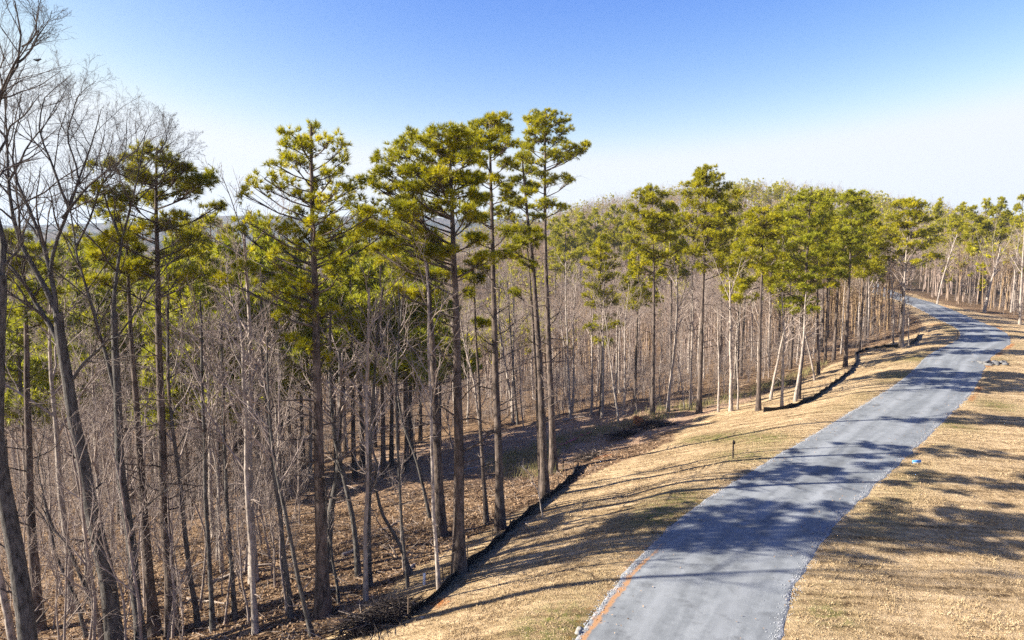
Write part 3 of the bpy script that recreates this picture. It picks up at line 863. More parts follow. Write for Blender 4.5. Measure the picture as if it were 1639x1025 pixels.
traced_tree("bare_tree", "bare oak with a broken pale limb, its boughs crossing before the sparse pine", "bare tree", [(228, 1050), (215, 930), (204, 833), (194, 740), (188, 660), (184, 560), (182, 500)], 0.21, 0.12,
    [([(182, 500), (186, 440), (195, 385), (212, 330), (226, 270), (236, 215)], 0.10), ([(190, 650), (178, 600), (160, 540), (145, 480), (125, 420), (115, 350), (100, 290)], 0.11), ([(206, 838), (240, 806), (268, 785), (287, 768), (318, 742), (338, 724)], 0.05),
     ([(184, 545), (215, 500), (235, 465), (262, 430), (300, 395), (320, 380)], 0.055), ([(195, 385), (170, 330), (165, 270), (180, 210)], 0.055), ([(212, 330), (250, 290), (280, 250), (310, 235)], 0.045), ([(120, 400), (145, 350), (160, 300), (200, 250), (205, 190)], 0.06), ([(226, 270), (260, 230), (275, 190)], 0.035)],
    203, n2=11, n3=7, n4=4, n5=3, l2=0.5, rmin=0.004)
traced_tree("bare_tree", "pale barked young tree bowed at the picture corner beneath the thick dark trunk", "bare tree", [(28, 1060), (12, 990), (-6, 900), (-20, 800)], 0.17, 0.1, [([(-20, 800), (-25, 650), (-15, 520), (10, 440), (45, 350), (70, 300)], 0.08)], 204, mt=M_BARK_PALE)
traced_tree("bare_tree", "crooked dark sapling leaning hard beside the slanting oak", "bare tree", [(170, 1030), (135, 930), (108, 870), (88, 850), (78, 820), (70, 790)], 0.10, 0.05, [([(88, 860), (70, 830), (45, 800), (30, 760)], 0.04), ([(70, 790), (62, 740), (70, 690), (60, 640)], 0.035)], 205)
traced_tree("bare_tree", "forked dark sapling with its arms spread below the broken limb", "bare tree", [(140, 1020), (118, 950), (96, 905), (86, 869), (78, 835)], 0.09, 0.05, [([(130, 985), (150, 930), (160, 890), (175, 860)], 0.05), ([(78, 835), (66, 810), (72, 770), (64, 720)], 0.04)], 206)

def mid(label, trunk, r, limbs, seed, mt=None, **kw):
    a = dict(n2=7, n3=5, n4=3, side=0.5, rmin=0.007)
    a.update(kw)
    return traced_tree("bare_tree", label, "bare tree", trunk, r, r * 0.4, limbs, seed, mt=mt, mc=kw.pop("mc", M_TWIG), **{k: v for k, v in a.items() if k != "mc"})
mid("thin pale straight tree rising clear of the slope just past the layered pine", [(585, 961), (588, 824), (588, 664), (589, 560), (590, 460)], 0.10, [], 301, M_BARK_PALE)
mid("dark tree leaning back over the slope with a bent upper trunk", [(574, 923), (563, 824), (549, 760), (535, 700), (528, 600), (530, 500)], 0.13, [([(549, 760), (536, 735), (524, 715), (512, 690)], 0.06)], 302)
mid("stout dark broken snag standing behind the layered pine", [(524, 918), (531, 810), (541, 745), (546, 640), (545, 560)], 0.19, [], 303)
mid("crooked dark tree zigzagging up in front of the sunlit slope", [(660, 920), (636, 866), (610, 818), (600, 776), (604, 739), (588, 705), (575, 640)], 0.09, [([(636, 866), (615, 850), (600, 830), (585, 800)], 0.03)], 304)
mid("thin dark wavering tree standing on the slope by the small mossy log", [(653, 940), (642, 824), (633, 640), (637, 560), (640, 470)], 0.07, [], 305)
mid("dark tree leaning away from the twin trunked pine, forked high", [(690, 830), (666, 735), (645, 680), (632, 610), (640, 520), (645, 440)], 0.10, [([(666, 735), (662, 690), (672, 650), (676, 620)], 0.04), ([(650, 690), (628, 640), (610, 600), (600, 540)], 0.04)], 306)
mid("pale slim tree rooted right at the silt fence, before the twin trunked pine", [(703, 944), (692, 824), (687, 640), (686, 540), (684, 420)], 0.085, [], 307, M_BARK_PALE, stubs=16)
mid("pale thin tree curving back from the foot of the slim golden topped pine", [(778, 836), (769, 690), (760, 620), (748, 570), (735, 500)], 0.08, [], 308, M_BARK_PALE)
mid("bare tree slanting across the bottom of the woods, holding a few brown leaves", [(503, 1020), (480, 930), (461, 855), (440, 760), (430, 640), (426, 540)], 0.09, [], 309, leafy=0.012)
mid("short crooked stem beneath the layered pine", [(543, 968), (533, 890), (524, 840), (520, 780)], 0.07, [], 310)
mid("grey forked tree with a spreading pale twiggy top before the pine boughs", [(465, 990), (448, 824), (434, 739), (424, 620), (418, 540)], 0.10, [([(424, 620), (440, 560), (455, 500)], 0.04)], 311)
mid("grey tree crowned by a broad fan of pale twigs below the dark pine boughs", [(409, 1015), (398, 807), (392, 660), (388, 560), (380, 500)], 0.12, [([(390, 600), (365, 540), (350, 490), (345, 470)], 0.045), ([(389, 580), (410, 530), (425, 490)], 0.04), ([(392, 640), (420, 590), (440, 550)], 0.035)], 312, M_BARK_PALE, n2=9)
mid("slim dark tree next in line from the fan topped grey one", [(376, 992), (362, 787), (359, 633), (355, 520)], 0.10, [], 313)
mid("straight slim tree bearing withered brown leaves amid the grey trunks", [(341, 1012), (329, 782), (323, 602), (320, 480)], 0.10, [], 314, leafy=0.02)
mid("bowed bare tree bending away at the top beside the reddish pine trunk", [(318, 1005), (293, 828), (280, 705), (272, 570), (266, 470)], 0.11, [([(282, 720), (300, 690), (330, 680), (342, 675)], 0.04)], 315)
mid("dark twin stem close behind the thin pale straight tree", [(594, 940), (590, 840), (592, 700), (600, 560), (612, 460)], 0.10, [], 316)
mid("small pale stick of a tree next to the white pipe", [(646, 912), (641, 870), (640, 800), (642, 740)], 0.04, [], 317, M_BARK_PALE)
mid("dry leafy sapling low on the slope under the fan topped tree", [(455, 960), (450, 880), (452, 800), (448, 720)], 0.05, [], 318, leafy=0.08)
mid("pale forked young tree leaning towards the fence gap, low to the ground", [(868, 828), (862, 790), (850, 760), (836, 745)], 0.035, [], 319, M_BARK_PALE, n2=3, n3=2, n4=0, stubs=2)

# ------------------------------------------------------------------ trees along the back of the clearing
def back(label, trunk, r, limbs, seed, depth=None, **kw):
    a = dict(n2=6, n3=5, n4=3, side=0.45, rmin=0.011, mt=M_BARK_PALE)
    a.update(kw)
    return traced_tree("bare_tree", label, "bare tree", trunk, r, r * 0.35, limbs, seed, mc=M_TWIG, depth=depth, **a)
back("pale leaning tree at the clearing edge behind the tall pine cluster", [(822, 677), (815, 620), (806, 570), (798, 510), (800, 440)], 0.17, [], 401)
back("dark tree crossing behind the pale leaning one at the clearing edge", [(829, 680), (822, 600), (816, 520), (812, 450)], 0.13, [], 402, mt=M_BARK_NEAR)
back("grey tree just clear of the pinkish pine, at the back of the clearing", [(913, 668), (909, 590), (906, 500), (905, 420)], 0.13, [], 403)
back("two toned thin tree by the uprooted stump", [(990, 675), (982, 620), (974, 560), (968, 500)], 0.10, [], 404)
back("white stemmed tree behind the uprooted stump, forked at mid height", [(1069, 659), (1074, 600), (1081, 540), (1086, 480), (1080, 412)], 0.16, [([(1081, 540), (1062, 490), (1050, 450)], 0.06), ([(1084, 500), (1098, 460), (1104, 420)], 0.06)], 405)
back("thin pale tree curving out from the foot of the white stemmed one", [(1095, 657), (1090, 610), (1084, 560), (1080, 520)], 0.08, [], 406)
back("straight pale tree in the weeds before the golden crowned pine", [(1105, 656), (1106, 580), (1109, 500), (1108, 430)], 0.12, [], 407)
back("slender pale tree standing apart in the middle of the weedy edge", [(1150, 660), (1150, 600), (1150, 560), (1148, 490)], 0.10, [], 408)
back("stout pale tree with a candelabra of bare limbs over the weedy edge", [(1170, 658), (1170, 600), (1169, 540), (1168, 450)], 0.17, [([(1168, 480), (1152, 440), (1140, 410), (1130, 395)], 0.07), ([(1168, 470), (1182, 430), (1190, 400)], 0.06)], 409)
back("thin companion right beside the stout candelabra tree", [(1181, 656), (1181, 600), (1180, 540), (1186, 490)], 0.08, [([(1180, 510), (1196, 490), (1204, 470)], 0.03)], 410)
back("tilted pale tree leaning across the dark trunks towards the lane", [(1233, 640), (1246, 570), (1262, 500), (1268, 450)], 0.13, [], 411)
back("pale tree with a kinked trunk at the start of the far silt fence", [(1252, 652), (1253, 600), (1256, 540), (1252, 470)], 0.13, [], 412)
back("pale tree leaning into the dark green pine", [(1272, 643), (1281, 590), (1286, 540), (1290, 460)], 0.14, [], 413)
back("slanting tree fallen half over beside the far fence bend", [(1305, 609), (1294, 560), (1285, 520), (1276, 470)], 0.11, [], 414)
back("pale forked tree standing where the far fence ends by the lane", [(1444, 557), (1446, 500), (1448, 440), (1452, 380)], 0.2, [([(1443, 548), (1436, 525), (1432, 515)], 0.06)], 415, stubs=12)
back("slim bare tree next to the pale forked one at the fence end", [(1430, 556), (1430, 500), (1427, 440), (1420, 400)], 0.12, [], 416)
back("thin pale pole on the other side of the forked tree at the fence end", [(1455, 553), (1454, 510), (1452, 460)], 0.08, [], 417)
back("leaning white oak with open arms beyond the bend of the lane", [(1575, 500), (1584, 460), (1596, 420), (1602, 395)], 0.27, [([(1588, 445), (1570, 400), (1562, 370)], 0.1), ([(1596, 420), (1616, 385), (1624, 360)], 0.1), ([(1592, 435), (1588, 390), (1596, 350)], 0.09)], 418, n2=7, rmin=0.014)
back("slanting pale trunk in the woods past the far verge", [(1500, 487), (1508, 450), (1520, 410), (1532, 375)], 0.2, [], 419, rmin=0.014)
back("straight grey trunk near the picture edge beyond the verge", [(1632, 520), (1634, 470), (1638, 400), (1640, 350)], 0.2, [], 420, rmin=0.014)

def bpine(label, trunk, r, pads, seed, depth=None, **kw):
    a = dict(size=0.28, width=0.048, dens=1.35, nn=15, stubs=14, needle=M_NEEDLE_FAR, extra=0.7); a.update(kw)
    return traced_pine("pine_tree", label, trunk, r, pads, seed, depth=depth, **a)
bpine("golden green pine with a straight bare trunk at the back of the clearing", [(1044, 664), (1046, 560), (1047, 440), (1044, 340), (1042, 298)], 0.2,
    [(1042, 303, 17, 8), (1024, 312, 16, 9), (1060, 314, 15, 9), (1045, 325, 22, 9), (1015, 335, 18, 9), (1070, 335, 18, 9), (1032, 345, 22, 9), (1060, 352, 22, 9), (1012, 360, 18, 8), (1085, 360, 16, 8), (1040, 372, 24, 8), (1068, 382, 22, 8), (1008, 385, 18, 8), (1030, 398, 20, 8), (1085, 400, 18, 8), (1055, 410, 20, 7), (1020, 425, 16, 7)], 501)
bpine("tallest golden pine of the back edge, its crown piled in three tiers", [(1119, 662), (1122, 560), (1126, 440), (1129, 340), (1131, 266)], 0.23,
    [(1131, 272, 14, 8), (1118, 282, 14, 8), (1145, 284, 13, 8), (1130, 292, 20, 8), (1105, 298, 15, 8), (1160, 300, 18, 9), (1098, 312, 14, 8), (1128, 312, 24, 9), (1150, 316, 22, 9), (1178, 312, 16, 9), (1110, 330, 24, 9), (1140, 335, 26, 9), (1170, 335, 20, 9), (1100, 350, 22, 9), (1130, 356, 26, 9), (1160, 358, 24, 9), (1110, 375, 24, 8), (1145, 380, 26, 8), (1175, 378, 16, 8), (1125, 398, 24, 8), (1155, 405, 22, 8), (1105, 405, 18, 8), (1135, 425, 20, 7), (1165, 430, 18, 7)], 502)
bpine("conical young pine with drooping olive boughs against the pale hillside woods", [(962, 640), (963, 560), (962, 460), (961, 374)], 0.16,
    [(961, 382, 7, 6), (955, 394, 12, 5), (969, 398, 12, 5), (948, 408, 14, 5), (975, 412, 14, 5), (962, 415, 14, 5), (942, 424, 14, 5), (980, 428, 15, 5), (958, 432, 18, 5), (938, 442, 14, 5), (985, 444, 16, 5), (966, 448, 18, 5), (945, 458, 18, 5), (990, 462, 16, 5), (970, 470, 20, 5), (940, 474, 16, 5), (985, 485, 18, 6), (955, 490, 20, 6), (965, 510, 22, 6), (945, 525, 18, 6), (985, 520, 18, 6), (965, 545, 20, 6)], 503, depth=74, extra=0.9)
bpine("dark trunked pine with olive crown between the tall golden one and the lane", [(1214, 658), (1216, 560), (1219, 440), (1222, 372), (1222, 335)], 0.19,
    [(1222, 340, 20, 8), (1205, 350, 18, 8), (1240, 352, 18, 8), (1222, 362, 24, 8), (1200, 374, 20, 8), (1240, 378, 20, 8), (1220, 392, 24, 8), (1205, 410, 20, 8), (1240, 412, 20, 8), (1225, 430, 22, 7), (1235, 455, 18, 7)], 504)
bpine("deep green bushy pine hanging low over the far silt fence", [(1276, 640), (1284, 560), (1288, 470), (1294, 380), (1298, 304)], 0.22,
    [(1298, 312, 20, 9), (1278, 322, 18, 9), (1316, 326, 18, 9), (1296, 336, 26, 9), (1270, 344, 20, 9), (1318, 350, 20, 9), (1290, 360, 28, 9), (1262, 370, 20, 9), (1315, 378, 20, 9), (1285, 388, 28, 9), (1255, 398, 20, 9), (1310, 405, 22, 9), (1280, 415, 28, 9), (1250, 430, 20, 9), (1300, 434, 24, 9), (1272, 448, 26, 9), (1245, 460, 18, 8), (1295, 465, 22, 8), (1268, 482, 22, 8), (1290, 500, 18, 8), (1258, 495, 16, 7)], 505, needle=M_NEEDLE_SOFT)
bpine("green pine with a flat top at the inner bend of the lane", [(1353, 588), (1356, 520), (1360, 430), (1364, 350), (1368, 306)], 0.22,
    [(1368, 312, 22, 8), (1350, 322, 18, 8), (1388, 324, 16, 8), (1368, 334, 26, 8), (1345, 344, 20, 8), (1388, 348, 18, 8), (1365, 358, 26, 8), (1342, 370, 18, 8), (1385, 374, 18, 8), (1362, 386, 24, 8), (1345, 398, 18, 8), (1378, 402, 20, 8), (1360, 418, 20, 7), (1348, 440, 18, 7)], 506, needle=M_NEEDLE_SOFT)
bpine("spreading pine leaning over the far lane with long flat boughs", [(1441, 556), (1444, 500), (1449, 430), (1453, 370), (1456, 318)], 0.22,
    [(1456, 324, 18, 7), (1438, 330, 16, 7), (1472, 332, 16, 7), (1455, 342, 24, 7), (1425, 350, 18, 7), (1480, 352, 18, 7), (1450, 360, 26, 7), (1415, 370, 20, 7), (1488, 372, 18, 7), (1460, 378, 26, 7), (1435, 385, 22, 7), (1498, 386, 14, 6), (1475, 396, 22, 7), (1412, 395, 18, 7), (1450, 405, 22, 6), (1420, 415, 18, 6), (1496, 412, 14, 6)], 507)
bpine("straight pine pole among the dark trunks by the far fence", [(1310, 600), (1309, 520), (1308, 430), (1308, 360)], 0.17,
    [(1308, 366, 16, 7), (1295, 380, 16, 7), (1322, 384, 15, 7), (1308, 398, 18, 7), (1298, 418, 16, 7), (1320, 424, 15, 7)], 508)

# ------------------------------------------------------------------ prototypes and their copies
g0 = np.random.default_rng(77)
def place_height(px, py_top, depth):
    p = at(px, py_top, depth); gz = H1(p[0], p[1])
    return p[0], p[1], gz, p[2] - gz

def protos(maker, n): return [maker(i) for i in range(n)]
PINE_MID = None
mid_pines = [  # photo x, photo y of the top, depth, kind: 0 round golden, 1 soft and layered, 2 conical
    (-20, 400, 62, 1), (20, 420, 52, 1), (98, 405, 72, 1), (130, 372, 92, 0), (165, 395, 56, 1), (60, 395, 110, 0), (225, 400, 60, 1), (300, 365, 70, 0), (335, 352, 66, 0), (315, 405, 52, 1), (362, 372, 62, 0), (345, 440, 50, 1),
    (400, 350, 74, 0), (425, 372, 60, 1), (455, 395, 66, 1), (545, 355, 72, 0), (560, 395, 58, 1), (592, 336, 78, 0), (620, 385, 60, 1), (645, 408, 56, 1), (668, 365, 76, 0), (700, 400, 70, 1), (640, 345, 95, 1),
    
    (285, 395, 50, 1), (312, 372, 56, 0), (372, 395, 52, 1), (415, 405, 50, 1), (440, 385, 58, 1), (475, 392, 62, 0), (528, 400, 56, 1), (572, 380, 64, 0), (608, 408, 55, 1), (630, 366, 70, 1), (655, 385, 62, 0), (120, 420, 55, 1), (190, 412, 58, 1), (905, 350, 190, 0), (930, 345, 215, 0), (1008, 333, 220, 0), (952, 338, 225, 0), (985, 332, 230, 0), (890, 352, 215, 0), (1180, 306, 300, 0), (1320, 306, 300, 0), (1265, 303, 320, 0), 
    (1080, 330, 110, 0), (1160, 318, 96, 0), (1195, 345, 92, 0), (1185, 380, 80, 0), (1240, 345, 100, 0), (1255, 330, 112, 0), (1262, 370, 84, 0), (1275, 345, 92, 0), (1325, 330, 110, 0), (1335, 310, 128, 0), (1345, 345, 96, 0), (1395, 340, 118, 0), (1380, 320, 140, 0), (1385, 370, 104, 0), (1405, 380, 122, 0), (1330, 375, 92, 0), (1020, 400, 78, 0), (1230, 300, 330, 0), (1205, 298, 335, 0), (1245, 303, 340, 0), (1290, 312, 200, 0),
    (1505, 322, 210, 2), (1540, 328, 176, 0), (1562, 332, 168, 0), (1578, 322, 172, 0), (1604, 320, 168, 0), (1638, 315, 160, 0), (1655, 330, 150, 0), (1425, 345, 170, 0), (1685, 335, 150, 0)]
def pine_zone(px, depth):
    if depth > 180: return "small green pine crown far up on the wooded hill", "pines far up the hill"
    if px > 1470: return "pine standing in the woods beyond the outer side of the bend", "pines beyond the bend"
    if px > 1060: return "olive crowned pine crowded behind the trees at the inner side of the lane", "pines behind the inner woods"
    if px > 690: return "soft green pine deep in the valley woods behind the tall cluster", "pines deep behind the cluster"
    return "soft pine crown in the valley behind the front trunks, below the skyline", "pines in the valley"
specs = [dict(hgt=17, r0=0.19, crown=0.42, spread=2.3, layers=8, per=5, shape='round'), dict(hgt=18, r0=0.2, crown=0.38, spread=2.6, layers=8, per=5, shape='round'), dict(hgt=17, r0=0.18, crown=0.46, spread=2.0, layers=9, per=4, shape='round'),
         dict(hgt=16, r0=0.17, crown=0.62, spread=3.0, layers=10, per=5, shape='cone', needle=M_NEEDLE_SOFT), dict(hgt=16, r0=0.18, crown=0.56, spread=2.8, layers=9, per=5, shape='round', needle=M_NEEDLE_SOFT, dens=0.8), dict(hgt=15, r0=0.15, crown=0.75, spread=2.6, layers=12, per=5, shape='cone')]
pool = {0: [0, 1, 2], 1: [3, 4, 4], 2: [5, 5, 3]}
made = {}
for i, (px, py, dp, kind) in enumerate(mid_pines):
    x, y, z, h = place_height(px, py, dp)
    lab, grp = pine_zone(px, dp)
    v = pool[kind][i % 3]
    h = max(h, 5.5)
    sp = specs[v]
    sxy = (h / sp['hgt']) ** 0.7 * g0.uniform(0.9, 1.15); sz = h / sp['hgt']
    rz = g0.uniform(0, 6.28)
    if v not in made:
        o = pine_proto("pine_tree", (x, y, z), lab, grp, g=np.random.default_rng(600 + v), size=0.38, width=0.085, dens=1.1, nn=12, **{k: q for k, q in sp.items() if k != 'dens'})
        o.rotation_euler = (0, 0, rz); o.scale = (sxy, sxy, sz); made[v] = o
    else:
        copy_tree(made[v], (x, y, z), rz, (sxy, sxy, sz), lab, grp)

# bare trees that fill the woods
bspecs = [(15, 0.14, dict(fork=0.45, n1=9, n2=7, n3=6, n4=3, rmin=0.010)), (17, 0.16, dict(fork=0.5, n1=9, n2=7, n3=6, n4=3, rmin=0.010)), (14, 0.11, dict(fork=0.35, n1=10, n2=7, n3=6, n4=3, rmin=0.010, lean=0.06)), (16, 0.13, dict(fork=0.55, n1=9, n2=7, n3=6, n4=3, rmin=0.010)),
          (12, 0.10, dict(fork=0.3, n1=11, n2=8, n3=6, n4=3, rmin=0.010, spread=(30, 60), l1=0.42)), (13, 0.09, dict(fork=0.4, n1=9, n2=7, n3=6, n4=3, rmin=0.010, lean=0.08)), (17, 0.2, dict(fork=0.38, n1=10, n2=8, n3=6, n4=3, rmin=0.012, spread=(28, 58), l1=0.42))]
bmade = {}
def zone_bare(x, y, px):
    if px > 1440: return "bare tree in the woods beyond the outer side of the bend", "bare trees beyond the bend"
    if y > 150: return "bare grey tree on the far hillside behind the clearing", "bare trees up the hillside"
    if px > 800: return "bare grey tree packed in the woods behind the clearing edge", "bare trees behind the clearing"
    return "bare tree standing in the valley woods behind the front trunks", "bare trees in the valley woods"

def in_frame_x(x, y): return 819.5 + F_PX * x / max(y, 1)
cands = []
gx = np.random.default_rng(5)
tries = 0
while len(cands) < 232 and tries < 20000:
    tries += 1
    y = 32 + 150 * gx.random() ** 1.25
    px = gx.uniform(-40, 1690)
    x = (px - 819.5) / F_PX * y
    s, k = road_sd(np.array([x]), np.array([y])); s = float(s[0])
    if s > 0:
        lim = float(np.interp(y, [0, 38, 50, 56, 62, 75, 92, 103, 112, 125, 160, 300], [15, 15, 17, 26, 27, 21, 17, 16, 10, 8, 7, 7]))
        if s < lim: continue
        if px > 560 and y < 58: continue
        if y < 46 and gx.random() < 0.6: continue
    else:
        lim = float(np.interp(y, [0, 60, 100, 125, 150, 300], [80, 60, 26, 14, 8, 7]))
        if -s < lim: continue
    dmin = 1.4 if y < 110 else 2.6
    if open_slope(np.array([x]), np.array([y]))[0]: continue
    if any((x - a) ** 2 + (y - b) ** 2 < dmin * dmin for a, b in cands): continue
    cands.append((x, y))
def put_bare(i, x, y, lab, grp, scl=1.0):
    v = int(gx.integers(0, len(bspecs)))
    hgt, r0, kw = bspecs[v]
    z = H1(x, y); rz = gx.uniform(0, 6.28); s = gx.uniform(0.78, 1.1) * scl; sx = s * gx.uniform(0.85, 1.1)
    if v not in bmade:
        o = bare_proto("bare_tree", (x, y, z), lab, "bare tree", grp, (hgt, r0, np.random.default_rng(700 + v), kw), M_BARK_PALE, M_TWIG)
        o.rotation_euler = (0, 0, rz); o.scale = (sx, sx, s); bmade[v] = o
    else:
        copy_tree(bmade[v], (x, y, z), rz, (sx, sx, s), lab, grp)
for i, (x, y) in enumerate(cands):
    lab, grp = zone_bare(x, y, in_frame_x(x, y))
    put_bare(i, x, y, lab, grp)

# saplings and spindly understorey
smade = {}
sspecs = [(5.5, 0.035), (7.0, 0.045), (4.2, 0.03), (8.5, 0.055)]
def put_sapling(x, y, lab, grp):
    v = int(gx.integers(0, 4)); hgt, r0 = sspecs[v]
    z = H1(x, y); rz = gx.uniform(0, 6.28); s = gx.uniform(0.7, 1.3)
    if v not in smade:
        o = bare_proto("sapling", (x, y, z), lab, "sapling", grp, (hgt, r0, np.random.default_rng(800 + v), dict(fork=0.25, n1=9, n2=5, n3=4, rmin=0.006, lean=0.07, l1=0.36)), M_TWIG, M_TWIG)
        o.rotation_euler = (0, 0, rz); o.scale = (s, s, s); smade[v] = o
    else:
        copy_tree(smade[v], (x, y, z), rz, (s, s, s), lab, grp)
n = 0
while n < 210:
    y = 24 + 90 * gx.random() ** 1.6; px = gx.uniform(-20, 1500); x = (px - 819.5) / F_PX * y
    s, k = road_sd(np.array([x]), np.array([y])); s = float(s[0])
    if s < float(np.interp(y, [0, 38, 50, 56, 62, 75, 92, 103, 112, 125, 160, 300], [14.5, 14, 15, 24, 24.5, 19, 15.5, 15, 9, 8, 7, 7])): continue
    if px > 700 and y < 56: continue
    if y < 52 and px > 480 and gx.random() < 0.75: continue
    if open_slope(np.array([x]), np.array([y]))[0] and gx.random() < 0.85: continue
    if px > 1020: put_sapling(x, y, "spindly sapling in the shade of the woods beside the lane", "saplings beside the lane")
    elif px > 640: put_sapling(x, y, "spindly sapling at the back edge of the clearing", "saplings behind the clearing")
    else: put_sapling(x, y, "spindly grey sapling scattered over the leafy slope", "saplings on the slope")
    n += 1

# far woods on the hill and across the valley: nobody could count them
def far_woods():
    g = np.random.default_rng(909)
    tr, fo = MB(), MB()
    pts, pine = [], []
    while len(pts) < 6800:
        y = 120 + 520 * g.random() ** 1.2; px = g.uniform(-120, 1780); x = (px - 819.5) / F_PX * y
        s, k = road_sd(np.array([x]), np.array([y])); s = float(s[0])
        if abs(s) < 9 or (s < 0 and y < 150 and -s < 26): continue
        if px < 700 and y > 420: continue
        pts.append((x, y)); pine.append(g.random() < (0.30 if px > 1150 and y > 220 else 0.05 if px > 880 else 0.22))
    while len(pts) < 8600:                              # the crest of the hill
        y = g.uniform(250, 480); px = g.uniform(860, 1700); x = (px - 819.5) / F_PX * y
        pts.append((x, y)); pine.append(g.random() < 0.3)
    P = np.array(pts); Z = height(P[:, 0], P[:, 1]); pine = np.array(pine)
    hh = g.uniform(10, 16, len(P))
    base = np.stack([P[:, 0], P[:, 1], Z - 0.3], 1)
    top = base + np.stack([g.normal(size=len(P)) * 0.5, g.normal(size=len(P)) * 0.5, hh], 1)
    T = np.stack([base, base * 0.5 + top * 0.5, top], 1)
    R = np.stack([np.full(len(P), 0.12), np.full(len(P), 0.08), np.full(len(P), 0.02)], 1)
    tr.tube(T, R, 4)
    b = ~pine
    B1, R1 = spawn(T[b], R[b], 8, 0.35, 0.95, (22, 50), 0.4, 4, 0.5, 0.12, g, 0.5, rmin=0.03)
    tr.tube(B1, R1, 3)
    B2, R2 = spawn(B1, R1, 5, 0.25, 1.0, (25, 55), 0.55, 3, 0.3, 0.12, g, 0.6, rmin=0.022)
    tr.tube(B2, R2, 3)
    o = tr.build("far_woods", M_FARWOOD)
    tag(o, "pinkish grey mass of leafless woods covering the hill and valley", "woods", kind="stuff")
    TP = top[pine]; n = len(TP); m = 22
    f = g.random((n, m, 1))
    C = TP[:, None, :] - np.array([0, 0, 1.0]) * f * 6.0
    rad = 0.4 + 2.4 * np.sin(np.clip(f * 1.15 + 0.08, 0, 1) * math.pi) ** 0.7
    C = C + unit(g.normal(size=(n, m, 3))) * np.array([1, 1, 0.3]) * rad
    C = C.reshape(-1, 3)
    D = unit(g.normal(size=C.shape) * 0.5 + np.array([0, 0, 0.8]))
    tufts(fo, C, D, g, 0.95, 0.34, 9)
    o2 = fo.build("far_pine_woods", M_NEEDLE_FAR)
    tag(o2, "scattered olive pine tops in the far woods", "woods", kind="stuff")
def farwood_mat():
    k = NT("far_wood_bark"); co = k.coord(geo=True)
    f = k.noise(co, 0.6, 4, 0.7)
    pale = k.ramp(f, [(0.35, (0.13, 0.092, 0.072)), (0.65, (0.43, 0.33, 0.27))])
    rust = k.ramp(f, [(0.35, (0.14, 0.088, 0.045)), (0.65, (0.38, 0.26, 0.145))])
    k.color(k.mix(k.ramp(k.noise(co, 0.018, 3, 0.6), [(0.46, (0, 0, 0)), (0.56, (1, 1, 1))]), pale, rust))
    return k.m
M_FARWOOD = farwood_mat()
far_woods()

# tangled leafless understorey between the trunks: one mass
def thicket():
    g = np.random.default_rng(313)
    n = 9000
    y = 34 + 130 * g.random(n) ** 1.35; px = g.uniform(-60, 1720, n); x = (px - 819.5) / F_PX * y
    s, k = road_sd(x, y)
    lim = np.interp(y, [0, 38, 50, 56, 62, 75, 92, 103, 112, 125, 160, 300], [17, 20, 24, 25.5, 26, 20.5, 17, 16, 10, 8, 7, 7])
    rim = np.interp(y, [0, 60, 100, 125, 150, 300], [90, 62, 27, 15, 9, 8])
    keep = ((s > lim) | (-s > rim)) & ~((px > 480) & (y < 56)) & ((px < 480) | (y > 50)) & (g.random(n) < np.where(y < 46, 0.15, np.where(y < 56, 0.5, 1.0)))
    keep &= ~open_slope(x, y)
    x, y = x[keep], y[keep]
    m = len(x)
    b = np.stack([x, y, height(x, y) - 0.1], 1)
    hgt = g.uniform(1.5, 6.5, (m, 1)) * (0.6 + 0.4 * g.random((m, 1)))
    d = unit(np.concatenate([g.normal(size=(m, 2)) * 0.16, np.ones((m, 1))], 1))
    P = np.stack([b, b + d * hgt * 0.5 + g.normal(size=(m, 3)) * 0.12, b + d * hgt + g.normal(size=(m, 3)) * 0.3], 1)
    r = (0.008 + 0.004 * hgt) * np.array([[1, 0.75, 0.3]])
    mb = MB(); mb.tube(P, r, 3)
    B, RB = spawn(P, r, 8, 0.15, 0.98, (25, 60), 0.36, 4, 0.35, 0.14, g, 0.6, rmin=0.007); mb.tube(B, RB, 3)
    B2, RB2 = spawn(B, RB, 4, 0.25, 1.0, (25, 60), 0.5, 3, 0.2, 0.14, g, 0.7, rmin=0.006); mb.tube(B2, RB2, 3)
    tag(mb.build("understorey_thicket", M_TWIG), "grey brown tangle of leafless brush filling the woods between the trunks", "undergrowth", kind="stuff")
thicket()

